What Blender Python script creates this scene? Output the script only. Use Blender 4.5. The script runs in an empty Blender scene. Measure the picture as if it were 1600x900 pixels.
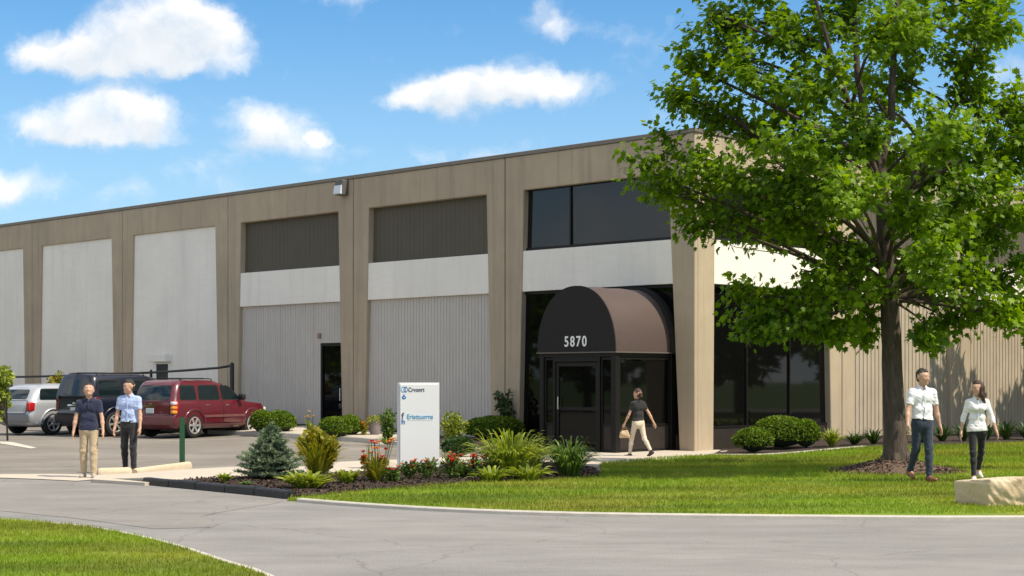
import bpy, bmesh, math, random
import numpy as np
from mathutils import Vector, Matrix
from mathutils.geometry import tessellate_polygon
random.seed(7); RNG = np.random.default_rng(7)
scene = bpy.context.scene
COL = scene.collection
R = math.radians

# ------------------------------------------------------------ camera, sky, sun, exposure
FPX, HOR, CAMZ = 2500.0, 592.0, 1.8          # focal length and horizon row measured on the 1600 px photograph
cam = bpy.data.cameras.new('camera'); camo = bpy.data.objects.new('camera', cam); COL.objects.link(camo)
cam.sensor_width = 36; cam.lens = FPX / 1600 * 36; cam.shift_y = (HOR - 450) / 1600
cam.clip_start = 0.1; cam.clip_end = 4000
camo.location = (0, 0, CAMZ); camo.rotation_euler = (R(90), 0, 0)
scene.camera = camo
scene.view_settings.view_transform = 'Standard'; scene.view_settings.look = 'None'
scene.view_settings.gamma = 1; scene.view_settings.exposure = 1.13

SUN_DIR = Vector((0.88, -0.475, 0)); SUN_EL = R(55)
sv = Vector((SUN_DIR.x, SUN_DIR.y, 0)).normalized() * math.cos(SUN_EL) + Vector((0, 0, math.sin(SUN_EL)))
sun = bpy.data.lights.new('sun', 'SUN'); sun.energy = 2.6; sun.angle = R(0.53); sun.color = (1.0, 0.89, 0.71)
suno = bpy.data.objects.new('sun', sun); COL.objects.link(suno)
suno.rotation_euler = sv.to_track_quat('Z', 'Y').to_euler()

def nd(nt, t, **kw):
    n = nt.nodes.new(t)
    for k, v in kw.items(): setattr(n, k, v)
    return n

def mth(nt, op, a, b=None, clamp=False):
    n = nt.nodes.new('ShaderNodeMath'); n.operation = op; n.use_clamp = clamp
    for i, x in enumerate((a, b)):
        if x is None: continue
        if isinstance(x, (int, float)): n.inputs[i].default_value = x
        else: nt.links.new(x, n.inputs[i])
    return n.outputs[0]

world = bpy.data.worlds.new('World'); scene.world = world; world.use_nodes = True
def build_sky():
    nt = world.node_tree; nt.nodes.clear(); L = nt.links.new
    sky = nd(nt, 'ShaderNodeTexSky', sky_type='NISHITA'); sky.sun_disc = False
    sky.sun_elevation = SUN_EL; sky.sun_rotation = math.atan2(sv.x, sv.y)
    sky.altitude = 200; sky.air_density = 1.0; sky.dust_density = 0.35; sky.ozone_density = 3.0
    tc = nd(nt, 'ShaderNodeTexCoord'); sep = nd(nt, 'ShaderNodeSeparateXYZ'); L(tc.outputs['Generated'], sep.inputs[0])
    x, y, z = sep.outputs
    yy = mth(nt, 'MAXIMUM', mth(nt, 'ABSOLUTE', y), 0.06)
    az = mth(nt, 'DIVIDE', x, yy); el = mth(nt, 'DIVIDE', z, yy)          # tangent-plane bearing and height
    cmb = nd(nt, 'ShaderNodeCombineXYZ'); L(az, cmb.inputs[0]); L(el, cmb.inputs[1]); L(mth(nt, 'SIGN', y), cmb.inputs[2])
    # billowing edges: several octaves of noise push the sample point around
    nz = nd(nt, 'ShaderNodeTexNoise'); nz.inputs['Scale'].default_value = 26; nz.inputs['Detail'].default_value = 7; nz.inputs['Roughness'].default_value = 0.6
    L(cmb.outputs[0], nz.inputs['Vector'])
    sub = nd(nt, 'ShaderNodeVectorMath', operation='SUBTRACT'); L(nz.outputs['Color'], sub.inputs[0]); sub.inputs[1].default_value = (.5, .5, .5)
    scl = nd(nt, 'ShaderNodeVectorMath', operation='MULTIPLY'); L(sub.outputs[0], scl.inputs[0]); scl.inputs[1].default_value = (.034, .03, 0)
    add = nd(nt, 'ShaderNodeVectorMath', operation='ADD'); L(cmb.outputs[0], add.inputs[0]); L(scl.outputs[0], add.inputs[1])
    clouds = [(130,80,85,38,1),(235,42,95,52,1),(320,70,72,42,1),(300,20,60,34,1),(200,95,150,24,.9),(45,78,60,24,.45),
      (190,165,78,38,.95),(120,188,80,30,.9),(222,190,70,34,.85),(45,195,38,20,.6),(150,215,120,16,.6),
      (395,188,52,34,.8),(452,205,58,34,.8),(506,214,17,11,.8),(420,228,90,18,.5),
      (672,138,56,30,.85),(715,155,80,26,.85),(820,122,66,32,.85),(890,138,60,26,.8),(770,130,60,24,.8),(615,160,38,14,.5),
      (862,30,42,28,.8),(925,42,40,17,.4),(540,-6,70,20,.6),(315,265,50,24,.45),(20,290,70,30,.6),(-60,300,90,30,.6),
      (1010,60,60,26,.3),(700,245,260,22,.3),(150,300,260,26,.3),(1700,150,150,60,.8),(1450,260,120,40,.7),(-250,120,190,60,.9),(1950,40,170,60,.9)]
    def field(vec):
        best = None
        for (cu, cv, ru, rv, w) in clouds:
            q = nd(nt, 'ShaderNodeVectorMath', operation='SUBTRACT'); L(vec, q.inputs[0])
            q.inputs[1].default_value = ((cu - 800) / FPX, (HOR - cv) / FPX, 1.0)
            m = nd(nt, 'ShaderNodeVectorMath', operation='MULTIPLY'); L(q.outputs[0], m.inputs[0])
            m.inputs[1].default_value = (FPX / ru / 1.5, FPX / rv / 1.5, 3.0)
            ln = nd(nt, 'ShaderNodeVectorMath', operation='LENGTH'); L(m.outputs[0], ln.inputs[0])
            d = mth(nt, 'MULTIPLY', mth(nt, 'SUBTRACT', 1.0, ln.outputs['Value'], True), w)
            best = d if best is None else mth(nt, 'ADD', best, d)
        return mth(nt, 'MINIMUM', best, 1.0)
    best = field(add.outputs[0])
    upv = nd(nt, 'ShaderNodeVectorMath', operation='ADD'); L(add.outputs[0], upv.inputs[0]); upv.inputs[1].default_value = (.006, .013, 0)
    shade = field(upv.outputs[0])                        # cloud lying between this point and the light: the underside greys
    nz2 = nd(nt, 'ShaderNodeTexNoise'); nz2.inputs['Scale'].default_value = 38; nz2.inputs['Detail'].default_value = 6; nz2.inputs['Roughness'].default_value = 0.6
    L(add.outputs[0], nz2.inputs['Vector'])
    # the rest of the sky: cumulus added thicker out of view to brighten shade
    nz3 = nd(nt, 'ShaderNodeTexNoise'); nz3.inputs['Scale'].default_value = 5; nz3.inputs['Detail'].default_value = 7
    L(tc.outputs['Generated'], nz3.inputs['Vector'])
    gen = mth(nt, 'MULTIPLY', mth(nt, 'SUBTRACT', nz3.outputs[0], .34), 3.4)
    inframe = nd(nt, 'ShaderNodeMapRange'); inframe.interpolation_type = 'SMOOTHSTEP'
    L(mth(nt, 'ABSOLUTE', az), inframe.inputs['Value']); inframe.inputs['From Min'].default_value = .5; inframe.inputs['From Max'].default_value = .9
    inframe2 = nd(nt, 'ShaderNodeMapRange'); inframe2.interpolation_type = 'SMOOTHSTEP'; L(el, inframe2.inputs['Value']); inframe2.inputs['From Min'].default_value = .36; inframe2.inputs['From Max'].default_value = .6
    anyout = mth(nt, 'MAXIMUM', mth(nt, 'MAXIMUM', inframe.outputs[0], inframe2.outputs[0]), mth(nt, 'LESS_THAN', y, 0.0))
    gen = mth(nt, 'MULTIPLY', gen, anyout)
    best = mth(nt, 'MULTIPLY', best, .9)
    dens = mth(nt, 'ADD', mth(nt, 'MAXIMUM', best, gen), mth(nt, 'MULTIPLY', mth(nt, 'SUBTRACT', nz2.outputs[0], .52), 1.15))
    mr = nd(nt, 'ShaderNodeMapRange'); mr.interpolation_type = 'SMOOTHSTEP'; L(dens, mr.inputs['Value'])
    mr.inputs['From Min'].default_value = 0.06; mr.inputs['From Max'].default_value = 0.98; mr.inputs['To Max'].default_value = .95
    # thin veil towards the horizon
    vl = nd(nt, 'ShaderNodeMapRange'); vl.interpolation_type = 'SMOOTHSTEP'; L(z, vl.inputs['Value'])
    vl.inputs['From Min'].default_value = 0.0; vl.inputs['From Max'].default_value = .26; vl.inputs['To Min'].default_value = .75; vl.inputs['To Max'].default_value = 0.0
    ccol = nd(nt, 'ShaderNodeMix', data_type='RGBA'); 
    nz4 = nd(nt, 'ShaderNodeTexNoise'); nz4.inputs['Scale'].default_value = 55; nz4.inputs['Detail'].default_value = 5; L(add.outputs[0], nz4.inputs['Vector'])
    cf = mth(nt, 'ADD', mth(nt, 'SUBTRACT', 1.12, mth(nt, 'MULTIPLY', shade, .85)), mth(nt, 'MULTIPLY', mth(nt, 'SUBTRACT', nz4.outputs[0], .5), 1.1), True)
    L(cf, ccol.inputs['Factor'])
    ccol.inputs[6].default_value = (3.55, 3.85, 4.15, 1); ccol.inputs[7].default_value = (5.4, 5.25, 5.05, 1)
    sat = nd(nt, 'ShaderNodeMix', data_type='RGBA', blend_type='MULTIPLY'); sat.inputs['Factor'].default_value = 1
    L(sky.outputs[0], sat.inputs[6]); sat.inputs[7].default_value = SKYGAIN
    m1 = nd(nt, 'ShaderNodeMix', data_type='RGBA'); L(vl.outputs[0], m1.inputs['Factor']); L(sat.outputs[2], m1.inputs[6]); m1.inputs[7].default_value = (2.7, 3.5, 4.2, 1)
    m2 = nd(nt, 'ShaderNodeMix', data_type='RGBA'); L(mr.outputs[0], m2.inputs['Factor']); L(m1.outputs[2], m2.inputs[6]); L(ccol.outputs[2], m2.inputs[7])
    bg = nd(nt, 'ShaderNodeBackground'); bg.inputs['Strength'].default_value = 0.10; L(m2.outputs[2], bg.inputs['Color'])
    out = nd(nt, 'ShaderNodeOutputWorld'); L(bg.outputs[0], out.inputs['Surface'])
SKYGAIN = (.355, .61, .735, 1)
build_sky()

# ------------------------------------------------------------ materials
def mat(name, c1, c2=None, scale=4.0, rough=.8, bump=0.0, bscale=None, detail=6, metal=0.0, coat=0.0, spec=.5, mid=.5, width=.25, stretch=(1,1,1), c3=None, s3=.4, transl=0.0, tint=None, sheen=0.0):
    m = bpy.data.materials.new(name); m.use_nodes = True; nt = m.node_tree; L = nt.links.new
    p = nt.nodes['Principled BSDF']; p.inputs['Roughness'].default_value = rough; p.inputs['Metallic'].default_value = metal
    p.inputs['Coat Weight'].default_value = coat; p.inputs['Coat Roughness'].default_value = .04; p.inputs['Specular IOR Level'].default_value = spec
    p.inputs['Sheen Weight'].default_value = sheen
    tc = nd(nt, 'ShaderNodeTexCoord'); mp = nd(nt, 'ShaderNodeMapping'); L(tc.outputs['Object'], mp.inputs[0]); mp.inputs['Scale'].default_value = stretch
    col = None
    if c2 is None: p.inputs['Base Color'].default_value = (*c1, 1)
    else:
        n = nd(nt, 'ShaderNodeTexNoise'); n.inputs['Scale'].default_value = scale; n.inputs['Detail'].default_value = detail; n.inputs['Roughness'].default_value = .62; L(mp.outputs[0], n.inputs['Vector'])
        r = nd(nt, 'ShaderNodeMapRange'); L(n.outputs[0], r.inputs['Value']); r.inputs['From Min'].default_value = mid - width; r.inputs['From Max'].default_value = mid + width
        x = nd(nt, 'ShaderNodeMix', data_type='RGBA'); L(r.outputs[0], x.inputs['Factor']); x.inputs[6].default_value = (*c1, 1); x.inputs[7].default_value = (*c2, 1); col = x.outputs[2]
        if c3:
            n3 = nd(nt, 'ShaderNodeTexNoise'); n3.inputs['Scale'].default_value = s3; n3.inputs['Detail'].default_value = 4; L(tc.outputs['Object'], n3.inputs['Vector'])
            r3 = nd(nt, 'ShaderNodeMapRange'); L(n3.outputs[0], r3.inputs['Value']); r3.inputs['From Min'].default_value = .42; r3.inputs['From Max'].default_value = .68; r3.inputs['To Max'].default_value = .8
            x3 = nd(nt, 'ShaderNodeMix', data_type='RGBA'); L(r3.outputs[0], x3.inputs['Factor']); L(col, x3.inputs[6]); x3.inputs[7].default_value = (*c3, 1); col = x3.outputs[2]
    if tint:                                            # per-leaf colour, stored on the mesh
        a = nd(nt, 'ShaderNodeAttribute', attribute_name='tint')
        xt = nd(nt, 'ShaderNodeMix', data_type='RGBA'); L(a.outputs['Fac'], xt.inputs['Factor'])
        if col is None: xt.inputs[6].default_value = (*c1, 1)
        else: L(col, xt.inputs[6])
        xt.inputs[7].default_value = (*tint, 1); col = xt.outputs[2]
    if col is not None: L(col, p.inputs['Base Color'])
    if bump:
        nb = nd(nt, 'ShaderNodeTexNoise'); nb.inputs['Scale'].default_value = bscale or scale * 4; nb.inputs['Detail'].default_value = 5; L(mp.outputs[0], nb.inputs['Vector'])
        b = nd(nt, 'ShaderNodeBump'); b.inputs['Strength'].default_value = bump; b.inputs['Distance'].default_value = .02; L(nb.outputs[0], b.inputs['Height']); L(b.outputs[0], p.inputs['Normal'])
    if transl:
        t = nd(nt, 'ShaderNodeBsdfTranslucent'); ms = nd(nt, 'ShaderNodeMixShader'); ms.inputs[0].default_value = transl
        br = nd(nt, 'ShaderNodeMix', data_type='RGBA', blend_type='MULTIPLY'); br.inputs['Factor'].default_value = 1; br.inputs[7].default_value = (1.5, 1.45, .55, 1)
        if col is not None: L(col, br.inputs[6])
        else: br.inputs[6].default_value = (*c1, 1)
        L(br.outputs[2], t.inputs['Color']); L(p.outputs[0], ms.inputs[1]); L(t.outputs[0], ms.inputs[2]); L(ms.outputs[0], nt.nodes['Material Output'].inputs['Surface'])
    return m

def add_streaks(m, strength=.35, sx=1.2, dark=(.2,.19,.17)):
    """rain streaks: noise stretched in z, mixed over the base colour"""
    nt = m.node_tree; L = nt.links.new; p = nt.nodes['Principled BSDF']
    src = p.inputs['Base Color'].links[0].from_socket
    tc = nd(nt, 'ShaderNodeTexCoord'); mp = nd(nt, 'ShaderNodeMapping'); mp.inputs['Scale'].default_value = (sx, sx, .06); L(tc.outputs['Object'], mp.inputs[0])
    n = nd(nt, 'ShaderNodeTexNoise'); n.inputs['Scale'].default_value = 3; n.inputs['Detail'].default_value = 5; n.inputs['Roughness'].default_value = .7; L(mp.outputs[0], n.inputs['Vector'])
    r = nd(nt, 'ShaderNodeMapRange'); L(n.outputs[0], r.inputs['Value']); r.inputs['From Min'].default_value = .5; r.inputs['From Max'].default_value = .8; r.inputs['To Max'].default_value = strength
    x = nd(nt, 'ShaderNodeMix', data_type='RGBA'); L(r.outputs[0], x.inputs['Factor']); L(src, x.inputs[6]); x.inputs[7].default_value = (*dark, 1)
    L(x.outputs[2], p.inputs['Base Color'])
    return m

K = {}
K['concrete'] = add_streaks(mat('concrete_tan', (.415,.332,.235), (.485,.392,.28), 1.6, .85, .25, 40, c3=(.365,.295,.215), s3=.35), .6, 1.4, (.20,.18,.15))
K['white'] = add_streaks(mat('white_painted_block', (.83,.785,.715), (.89,.85,.78), 2.2, .8, .25, 9, stretch=(.6,.6,3.0), c3=(.79,.75,.69), s3=.5), .4, .8, (.56,.53,.49))
K['grey_rib'] = add_streaks(mat('grey_ribbed_panel', (.50,.465,.425), (.55,.515,.475), 1.5, .8, .15, 30), .3, 2.2, (.28,.27,.26))
K['tan_rib'] = add_streaks(mat('weathered_board_panel', (.36,.30,.225), (.46,.39,.30), 1.2, .88, .25, 30), .6, 2.0, (.24,.21,.17))
K['dark_panel'] = add_streaks(mat('dark_olive_panel', (.088,.075,.055), (.102,.087,.064), 1.5, .75, .1, 30), .35, 3.0, (.055,.05,.042))
K['coping'] = mat('coping_metal', (.16,.135,.11), (.2,.17,.14), 3, .5)
K['gap'] = mat('joint_backing', (.10,.085,.07))  # dark backing that shows through the panel joints
K['bronze'] = mat('dark_bronze_frame', (.007,.006,.006), (.011,.010,.009), 8, .45, spec=.3)
K['kick'] = mat('bronze_kick_panel', (.026,.021,.018), (.034,.028,.024), 5, .55, spec=.3)
K['pane'] = mat('tinted_pane', (.004,.004,.004), rough=.03, spec=.28)
K['pane_up'] = mat('tinted_upper_pane', (.006,.007,.008), (.009,.010,.011), .7, .05, spec=.5)
K['awning'] = mat('brown_awning_canvas', (.060,.036,.031), (.073,.044,.038), 5, .62, .12, 60, c3=(.060,.035,.030), s3=1.2, sheen=.15)
K['awning_blk'] = mat('black_awning_canvas', (.008,.0065,.006), (.012,.010,.0095), 7, .8, .12, 80)
K['white_paint'] = mat('white_paint', (.85,.85,.84), rough=.5)
K['roofing'] = mat('roof_membrane', (.2,.19,.18), (.26,.25,.23), 2, .9)
K['asphalt'] = mat('road_asphalt', (.185,.180,.173), (.285,.277,.266), 48, .9, .7, 70, detail=10, c3=(.265,.255,.245), s3=.35)
def asphalt_wear(m, crack=(.09,.085,.08)):
    """tyre-worn streaks along the road, cracks and oil spots"""
    nt = m.node_tree; L = nt.links.new; p = nt.nodes['Principled BSDF']; src = p.inputs['Base Color'].links[0].from_socket
    tc = nd(nt, 'ShaderNodeTexCoord'); mp = nd(nt, 'ShaderNodeMapping'); mp.inputs['Scale'].default_value = (.55, 1.2, 1); L(tc.outputs['Object'], mp.inputs[0])
    n = nd(nt, 'ShaderNodeTexNoise'); n.inputs['Scale'].default_value = 1.1; n.inputs['Detail'].default_value = 7; n.inputs['Roughness'].default_value = .65; L(mp.outputs[0], n.inputs['Vector'])
    r = nd(nt, 'ShaderNodeMapRange'); L(n.outputs[0], r.inputs['Value']); r.inputs['From Min'].default_value = .32; r.inputs['From Max'].default_value = .68; r.inputs['To Min'].default_value = .84; r.inputs['To Max'].default_value = 1.12
    x = nd(nt, 'ShaderNodeMix', data_type='RGBA', blend_type='MULTIPLY'); x.inputs['Factor'].default_value = 1; L(src, x.inputs[6]); L(r.outputs[0], x.inputs[7])
    nz = nd(nt, 'ShaderNodeTexNoise'); nz.inputs['Scale'].default_value = .9; nz.inputs['Detail'].default_value = 6; L(tc.outputs['Object'], nz.inputs['Vector'])
    ad = nd(nt, 'ShaderNodeMix', data_type='RGBA', blend_type='LINEAR_LIGHT'); ad.inputs['Factor'].default_value = .35; L(tc.outputs['Object'], ad.inputs[6]); L(nz.outputs['Color'], ad.inputs[7])
    v = nd(nt, 'ShaderNodeTexVoronoi', feature='DISTANCE_TO_EDGE'); v.inputs['Scale'].default_value = .28; L(ad.outputs[2], v.inputs['Vector'])
    rc = nd(nt, 'ShaderNodeMapRange'); L(v.outputs['Distance'], rc.inputs['Value']); rc.inputs['From Max'].default_value = .005; rc.inputs['To Min'].default_value = .4; rc.inputs['To Max'].default_value = 0
    x2 = nd(nt, 'ShaderNodeMix', data_type='RGBA'); L(rc.outputs[0], x2.inputs['Factor']); L(x.outputs[2], x2.inputs[6]); x2.inputs[7].default_value = (*crack, 1)
    so = nd(nt, 'ShaderNodeTexNoise'); so.inputs['Scale'].default_value = .8; so.inputs['Detail'].default_value = 3; L(tc.outputs['Object'], so.inputs['Vector'])
    ro = nd(nt, 'ShaderNodeMapRange'); L(so.outputs[0], ro.inputs['Value']); ro.inputs['From Min'].default_value = .66; ro.inputs['From Max'].default_value = .78; ro.inputs['To Max'].default_value = .45
    x3 = nd(nt, 'ShaderNodeMix', data_type='RGBA'); L(ro.outputs[0], x3.inputs['Factor']); L(x2.outputs[2], x3.inputs[6]); x3.inputs[7].default_value = (*crack, 1)
    L(x3.outputs[2], p.inputs['Base Color']); return m
asphalt_wear(K['asphalt'])
K['lot'] = mat('lot_asphalt', (.165,.148,.129), (.235,.212,.186), 34, .9, .6, 70, detail=10, c3=(.27,.245,.215), s3=.3, stretch=(.7,1.3,1))
asphalt_wear(K['lot'])
K['concrete_walk'] = mat('walk_concrete', (.46,.405,.33), (.54,.48,.40), 4, .9, .25, 60, c3=(.47,.42,.355), s3=.6)
K['kerb'] = mat('kerb_concrete', (.43,.40,.35), (.54,.51,.45), 5, .88, .3, 50)
K['kerb_grey'] = mat('grey_kerb_concrete', (.21,.205,.175), (.27,.26,.22), 5, .88, .3, 50)
K['kerb_blk'] = mat('black_painted_kerb', (.012,.012,.014), (.03,.03,.032), 12, .5, .4, 30, mid=.6)
K['stripe'] = mat('worn_stripe_paint', (.62,.58,.5), (.36,.33,.29), 8, .8, mid=.6)
K['mulch'] = mat('bark_mulch', (.018,.011,.008), (.05,.032,.023), 18, .95, .9, 40)
K['mulch_pale'] = mat('dry_bark_mulch', (.075,.048,.032), (.17,.115,.08), 18, .95, .9, 40)
K['chip'] = mat('bark_chip', (.022,.013,.009), tint=(.105,.064,.044), rough=.95)
K['lawn'] = mat('lawn_turf', (.105,.175,.005), (.175,.27,.008), 7, .95, .9, 70, stretch=(.6,1.6,1), c3=(.24,.225,.03), s3=.35)
K['blade'] = mat('grass_blade', (.115,.195,.004), (.195,.30,.007), 5, .7, stretch=(.6,1.6,1), c3=(.27,.25,.03), s3=.35, transl=.35, tint=(.26,.33,.025))
K['grass'] = mat('far_grass', (.05,.1,.015), (.09,.15,.02), 3, .95)
K['bark'] = mat('tree_bark', (.035,.026,.020), (.125,.095,.072), 9, .95, 1.0, 16, stretch=(2.2,2.2,.45))
K['twig'] = mat('twig_bark', (.05,.038,.028), (.09,.07,.055), 8, .9)
K['leaf'] = mat('maple_leaf', (.055,.130,.005), tint=(.25,.39,.008), rough=.5, transl=.48, spec=.3)
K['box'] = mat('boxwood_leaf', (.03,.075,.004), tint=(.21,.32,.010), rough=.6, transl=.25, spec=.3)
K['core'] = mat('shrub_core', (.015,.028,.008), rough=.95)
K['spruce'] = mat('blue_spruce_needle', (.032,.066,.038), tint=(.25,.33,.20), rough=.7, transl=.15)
K['ygreen'] = mat('yellow_green_leaf', (.12,.19,.015), tint=(.42,.46,.06), rough=.55, transl=.3)
K['green'] = mat('green_blade_leaf', (.045,.10,.012), tint=(.19,.29,.05), rough=.5, transl=.3)
K['dkgreen'] = mat('dark_green_leaf', (.018,.05,.010), tint=(.07,.13,.025), rough=.5, transl=.25)
K['orangeleaf'] = mat('orange_green_leaf', (.11,.18,.010), tint=(.42,.30,.02), rough=.55, transl=.3)
K['red'] = mat('red_petal', (.42,.02,.02), tint=(.60,.05,.035), rough=.6, transl=.25)
K['pink'] = mat('coral_petal', (.55,.13,.10), tint=(.75,.30,.22), rough=.6, transl=.25)
K['orange'] = mat('orange_petal', (.62,.13,.02), tint=(.75,.32,.05), rough=.6, transl=.25)
K['gold'] = mat('golden_petal', (.65,.36,.03), tint=(.75,.5,.1), rough=.6, transl=.25)
K['pot'] = mat('mauve_pot', (.24,.2,.21), (.29,.25,.26), 6, .6)
K['sign'] = mat('sign_white_panel', (.70,.715,.735), (.74,.75,.765), 1.2, .35)
K['sign_edge'] = mat('sign_aluminium', (.62,.64,.66), (.68,.69,.71), 5, .35, metal=.2)
K['blue1'] = mat('sign_blue', (.012,.16,.42), rough=.5); K['blue2'] = mat('sign_light_blue', (.08,.36,.58), rough=.5)
K['ink'] = mat('sign_ink', (.055,.06,.075), rough=.5); K['rule'] = mat('sign_pale_rule', (.5,.54,.58), rough=.5)
K['postgreen'] = mat('green_post_paint', (.012,.075,.03), (.02,.095,.04), 8, .5)
K['log'] = mat('bumper_concrete', (.50,.41,.29), (.60,.50,.37), 5, .85, .4, 40)
K['stone'] = mat('limestone', (.46,.34,.20), (.62,.50,.34), 3.5, .9, .8, 14, c3=(.66,.57,.43), s3=1.4)
K['iron'] = mat('black_iron', (.012,.012,.013), rough=.5)
K['lamp_metal'] = mat('lamp_housing', (.10,.095,.09), rough=.5); K['lamp_glass'] = mat('lamp_lens', (.62,.68,.74), rough=.15, coat=.5)
K['steel'] = mat('bright_steel', (.7,.7,.7), rough=.25, metal=1)
K['maroon'] = mat('maroon_car_paint', (.105,.008,.018), rough=.28, coat=1, spec=.5); K['maroon_low'] = mat('dusty_maroon_trim', (.15,.05,.055), (.19,.08,.08), 5, .5)
K['navy'] = mat('navy_car_paint', (.006,.009,.022), rough=.3, coat=.45); K['navy_low'] = mat('navy_trim', (.012,.013,.02), rough=.5)
K['silver'] = mat('silver_car_paint', (.46,.48,.52), rough=.32, coat=1, metal=.35); K['silver_low'] = mat('grey_trim', (.22,.23,.26), rough=.5)
K['carglass'] = mat('car_glass', (.006,.014,.017), rough=.02, spec=.7)
K['rubber'] = mat('tyre_rubber', (.014,.014,.014), rough=.85); K['black'] = mat('black_plastic', (.008,.008,.008), rough=.7)
K['rim'] = mat('alloy_rim', (.62,.62,.62), rough=.3, metal=.7)
K['tail'] = mat('red_lens', (.42,.012,.012), rough=.15, coat=.6); K['amber'] = mat('amber_lens', (.75,.30,.03), rough=.15, coat=.6)
K['headl'] = mat('clear_lens', (.6,.62,.62), rough=.1, coat=.6); K['plate'] = mat('licence_plate', (.60,.68,.68), (.5,.58,.6), 30, .4)
K['chrome'] = mat('chrome', (.75,.75,.76), rough=.12, metal=1)

# ------------------------------------------------------------ object helpers
WL = {}
def link(o): COL.objects.link(o); return o
def props(o, label=None, cat=None, group=None, kind=None):
    if label: o['label'] = label
    if cat: o['category'] = cat
    if group: o['group'] = group
    if kind: o['kind'] = kind
    return o
def empty(name, loc, label=None, cat=None, group=None, rz=0.0):
    o = link(bpy.data.objects.new(name, None)); o.location = loc; o.rotation_euler = (0, 0, rz); o.empty_display_size = .2
    WL[o] = Vector(loc); return props(o, label, cat, group)
def obj(name, V, F, m, parent=None, smooth=None, local=False, attr=None, mats=None, mi=None):
    """one mesh object; V are world points unless local; smooth = angle in degrees, or True"""
    me = bpy.data.meshes.new(name)
    off = Vector((0, 0, 0)) if (local or parent is None) else WL[parent]
    V = np.asarray(V, dtype=float).reshape(-1, 3) - np.array(off)
    me.from_pydata(V.tolist(), [], F if isinstance(F, list) else F.tolist())
    for x in (mats or [m]): me.materials.append(K[x] if isinstance(x, str) else x)
    if mi is not None: me.polygons.foreach_set('material_index', mi)
    if attr is not None:
        a = me.attributes.new('tint', 'FLOAT', 'POINT'); a.data.foreach_set('value', np.asarray(attr, dtype=np.float32))
    if smooth:
        me.polygons.foreach_set('use_smooth', [True] * len(me.polygons))
        if smooth is not True: me.set_sharp_from_angle(angle=R(smooth))
    me.update()
    o = link(bpy.data.objects.new(name, me))
    if parent: o.parent = parent; WL[o] = WL[parent]
    else: WL[o] = Vector((0, 0, 0))
    return o
def twin(src, parent, M=None, name=None):
    c = src.copy(); link(c); c.parent = parent
    if M is not None: c.matrix_local = M
    WL[c] = WL[parent]; return c
def copy_tree(root, loc, rz=0.0):
    r = root.copy(); link(r); r.location = loc; r.rotation_euler = (0, 0, rz); WL[r] = Vector(loc)
    for ch in list(root.children):
        c = ch.copy(); link(c); c.parent = r
        for g in list(ch.children):
            d = g.copy(); link(d); d.parent = c
    return r

class MB:
    def __init__(s): s.v = []; s.f = []
    def add(s, V, F):
        n = len(s.v); s.v += [tuple(p) for p in V]; s.f += [tuple(i + n for i in f) for f in F]; return s
    def box(s, a, b, fn=None):
        (x0, y0, z0), (x1, y1, z1) = a, b
        V = [(x0,y0,z0),(x1,y0,z0),(x1,y1,z0),(x0,y1,z0),(x0,y0,z1),(x1,y0,z1),(x1,y1,z1),(x0,y1,z1)]
        if fn: V = [fn(*p) for p in V]
        return s.add(V, [(0,3,2,1),(4,5,6,7),(0,1,5,4),(1,2,6,5),(2,3,7,6),(3,0,4,7)])
    def bevbox(s, a, b, e=.01, fn=None):
        bm = bmesh.new(); bmesh.ops.create_cube(bm, size=1)
        a, b = Vector(a), Vector(b); c = (a + b) / 2; d = b - a
        for v in bm.verts: v.co = Vector((c[i] + v.co[i] * d[i] for i in range(3)))
        bmesh.ops.bevel(bm, geom=bm.edges[:], offset=e, segments=2, affect='EDGES', profile=.5)
        return s.bm(bm, fn)
    def bm(s, bm, fn=None):
        bm.verts.index_update()
        V = [tuple(v.co) for v in bm.verts]
        if fn: V = [fn(*p) for p in V]
        s.add(V, [[v.index for v in f.verts] for f in bm.faces]); bm.free(); return s
    def tube(s, pts, rad, n=8, caps=True):
        pts = [Vector(p) for p in pts]; rad = rad if hasattr(rad, '__len__') else [rad] * len(pts)
        V = []; up = None
        for i, p in enumerate(pts):
            d = (pts[min(i + 1, len(pts) - 1)] - pts[max(i - 1, 0)]).normalized()
            if up is None: up = d.orthogonal().normalized()
            up = (up - d * up.dot(d)); up = up.normalized() if up.length > 1e-6 else d.orthogonal().normalized()
            w = d.cross(up)
            V += [p + (up * math.cos(k * 2 * math.pi / n) + w * math.sin(k * 2 * math.pi / n)) * rad[i] for k in range(n)]
        F = []
        for i in range(len(pts) - 1):
            for k in range(n):
                k2 = (k + 1) % n; F.append((i*n+k, i*n+k2, (i+1)*n+k2, (i+1)*n+k))
        if caps: F.append(tuple(range(n - 1, -1, -1))); F.append(tuple((len(pts) - 1) * n + k for k in range(n)))
        return s.add(V, F)
    def prism(s, poly, d0, d1, fn):
        """closed 2-D outline extruded from depth d0 to d1; fn(p, q, d) -> world"""
        n = len(poly); tris = tessellate_polygon([[Vector((p[0], p[1], 0)) for p in poly]])
        V = [fn(p[0], p[1], d0) for p in poly] + [fn(p[0], p[1], d1) for p in poly]
        F = [tuple(t) for t in tris] + [tuple(n + i for i in reversed(t)) for t in tris]
        F += [(i, (i + 1) % n, n + (i + 1) % n, n + i) for i in range(n)]
        return s.add(V, F)
    def build(s, name, m, parent=None, smooth=None, local=False, fix=True, **kw):
        o = obj(name, s.v, s.f, m, parent, smooth, local, **kw)
        if fix:
            bm = bmesh.new(); bm.from_mesh(o.data); bmesh.ops.recalc_face_normals(bm, faces=bm.faces); bm.to_mesh(o.data); bm.free()
        return o

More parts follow.
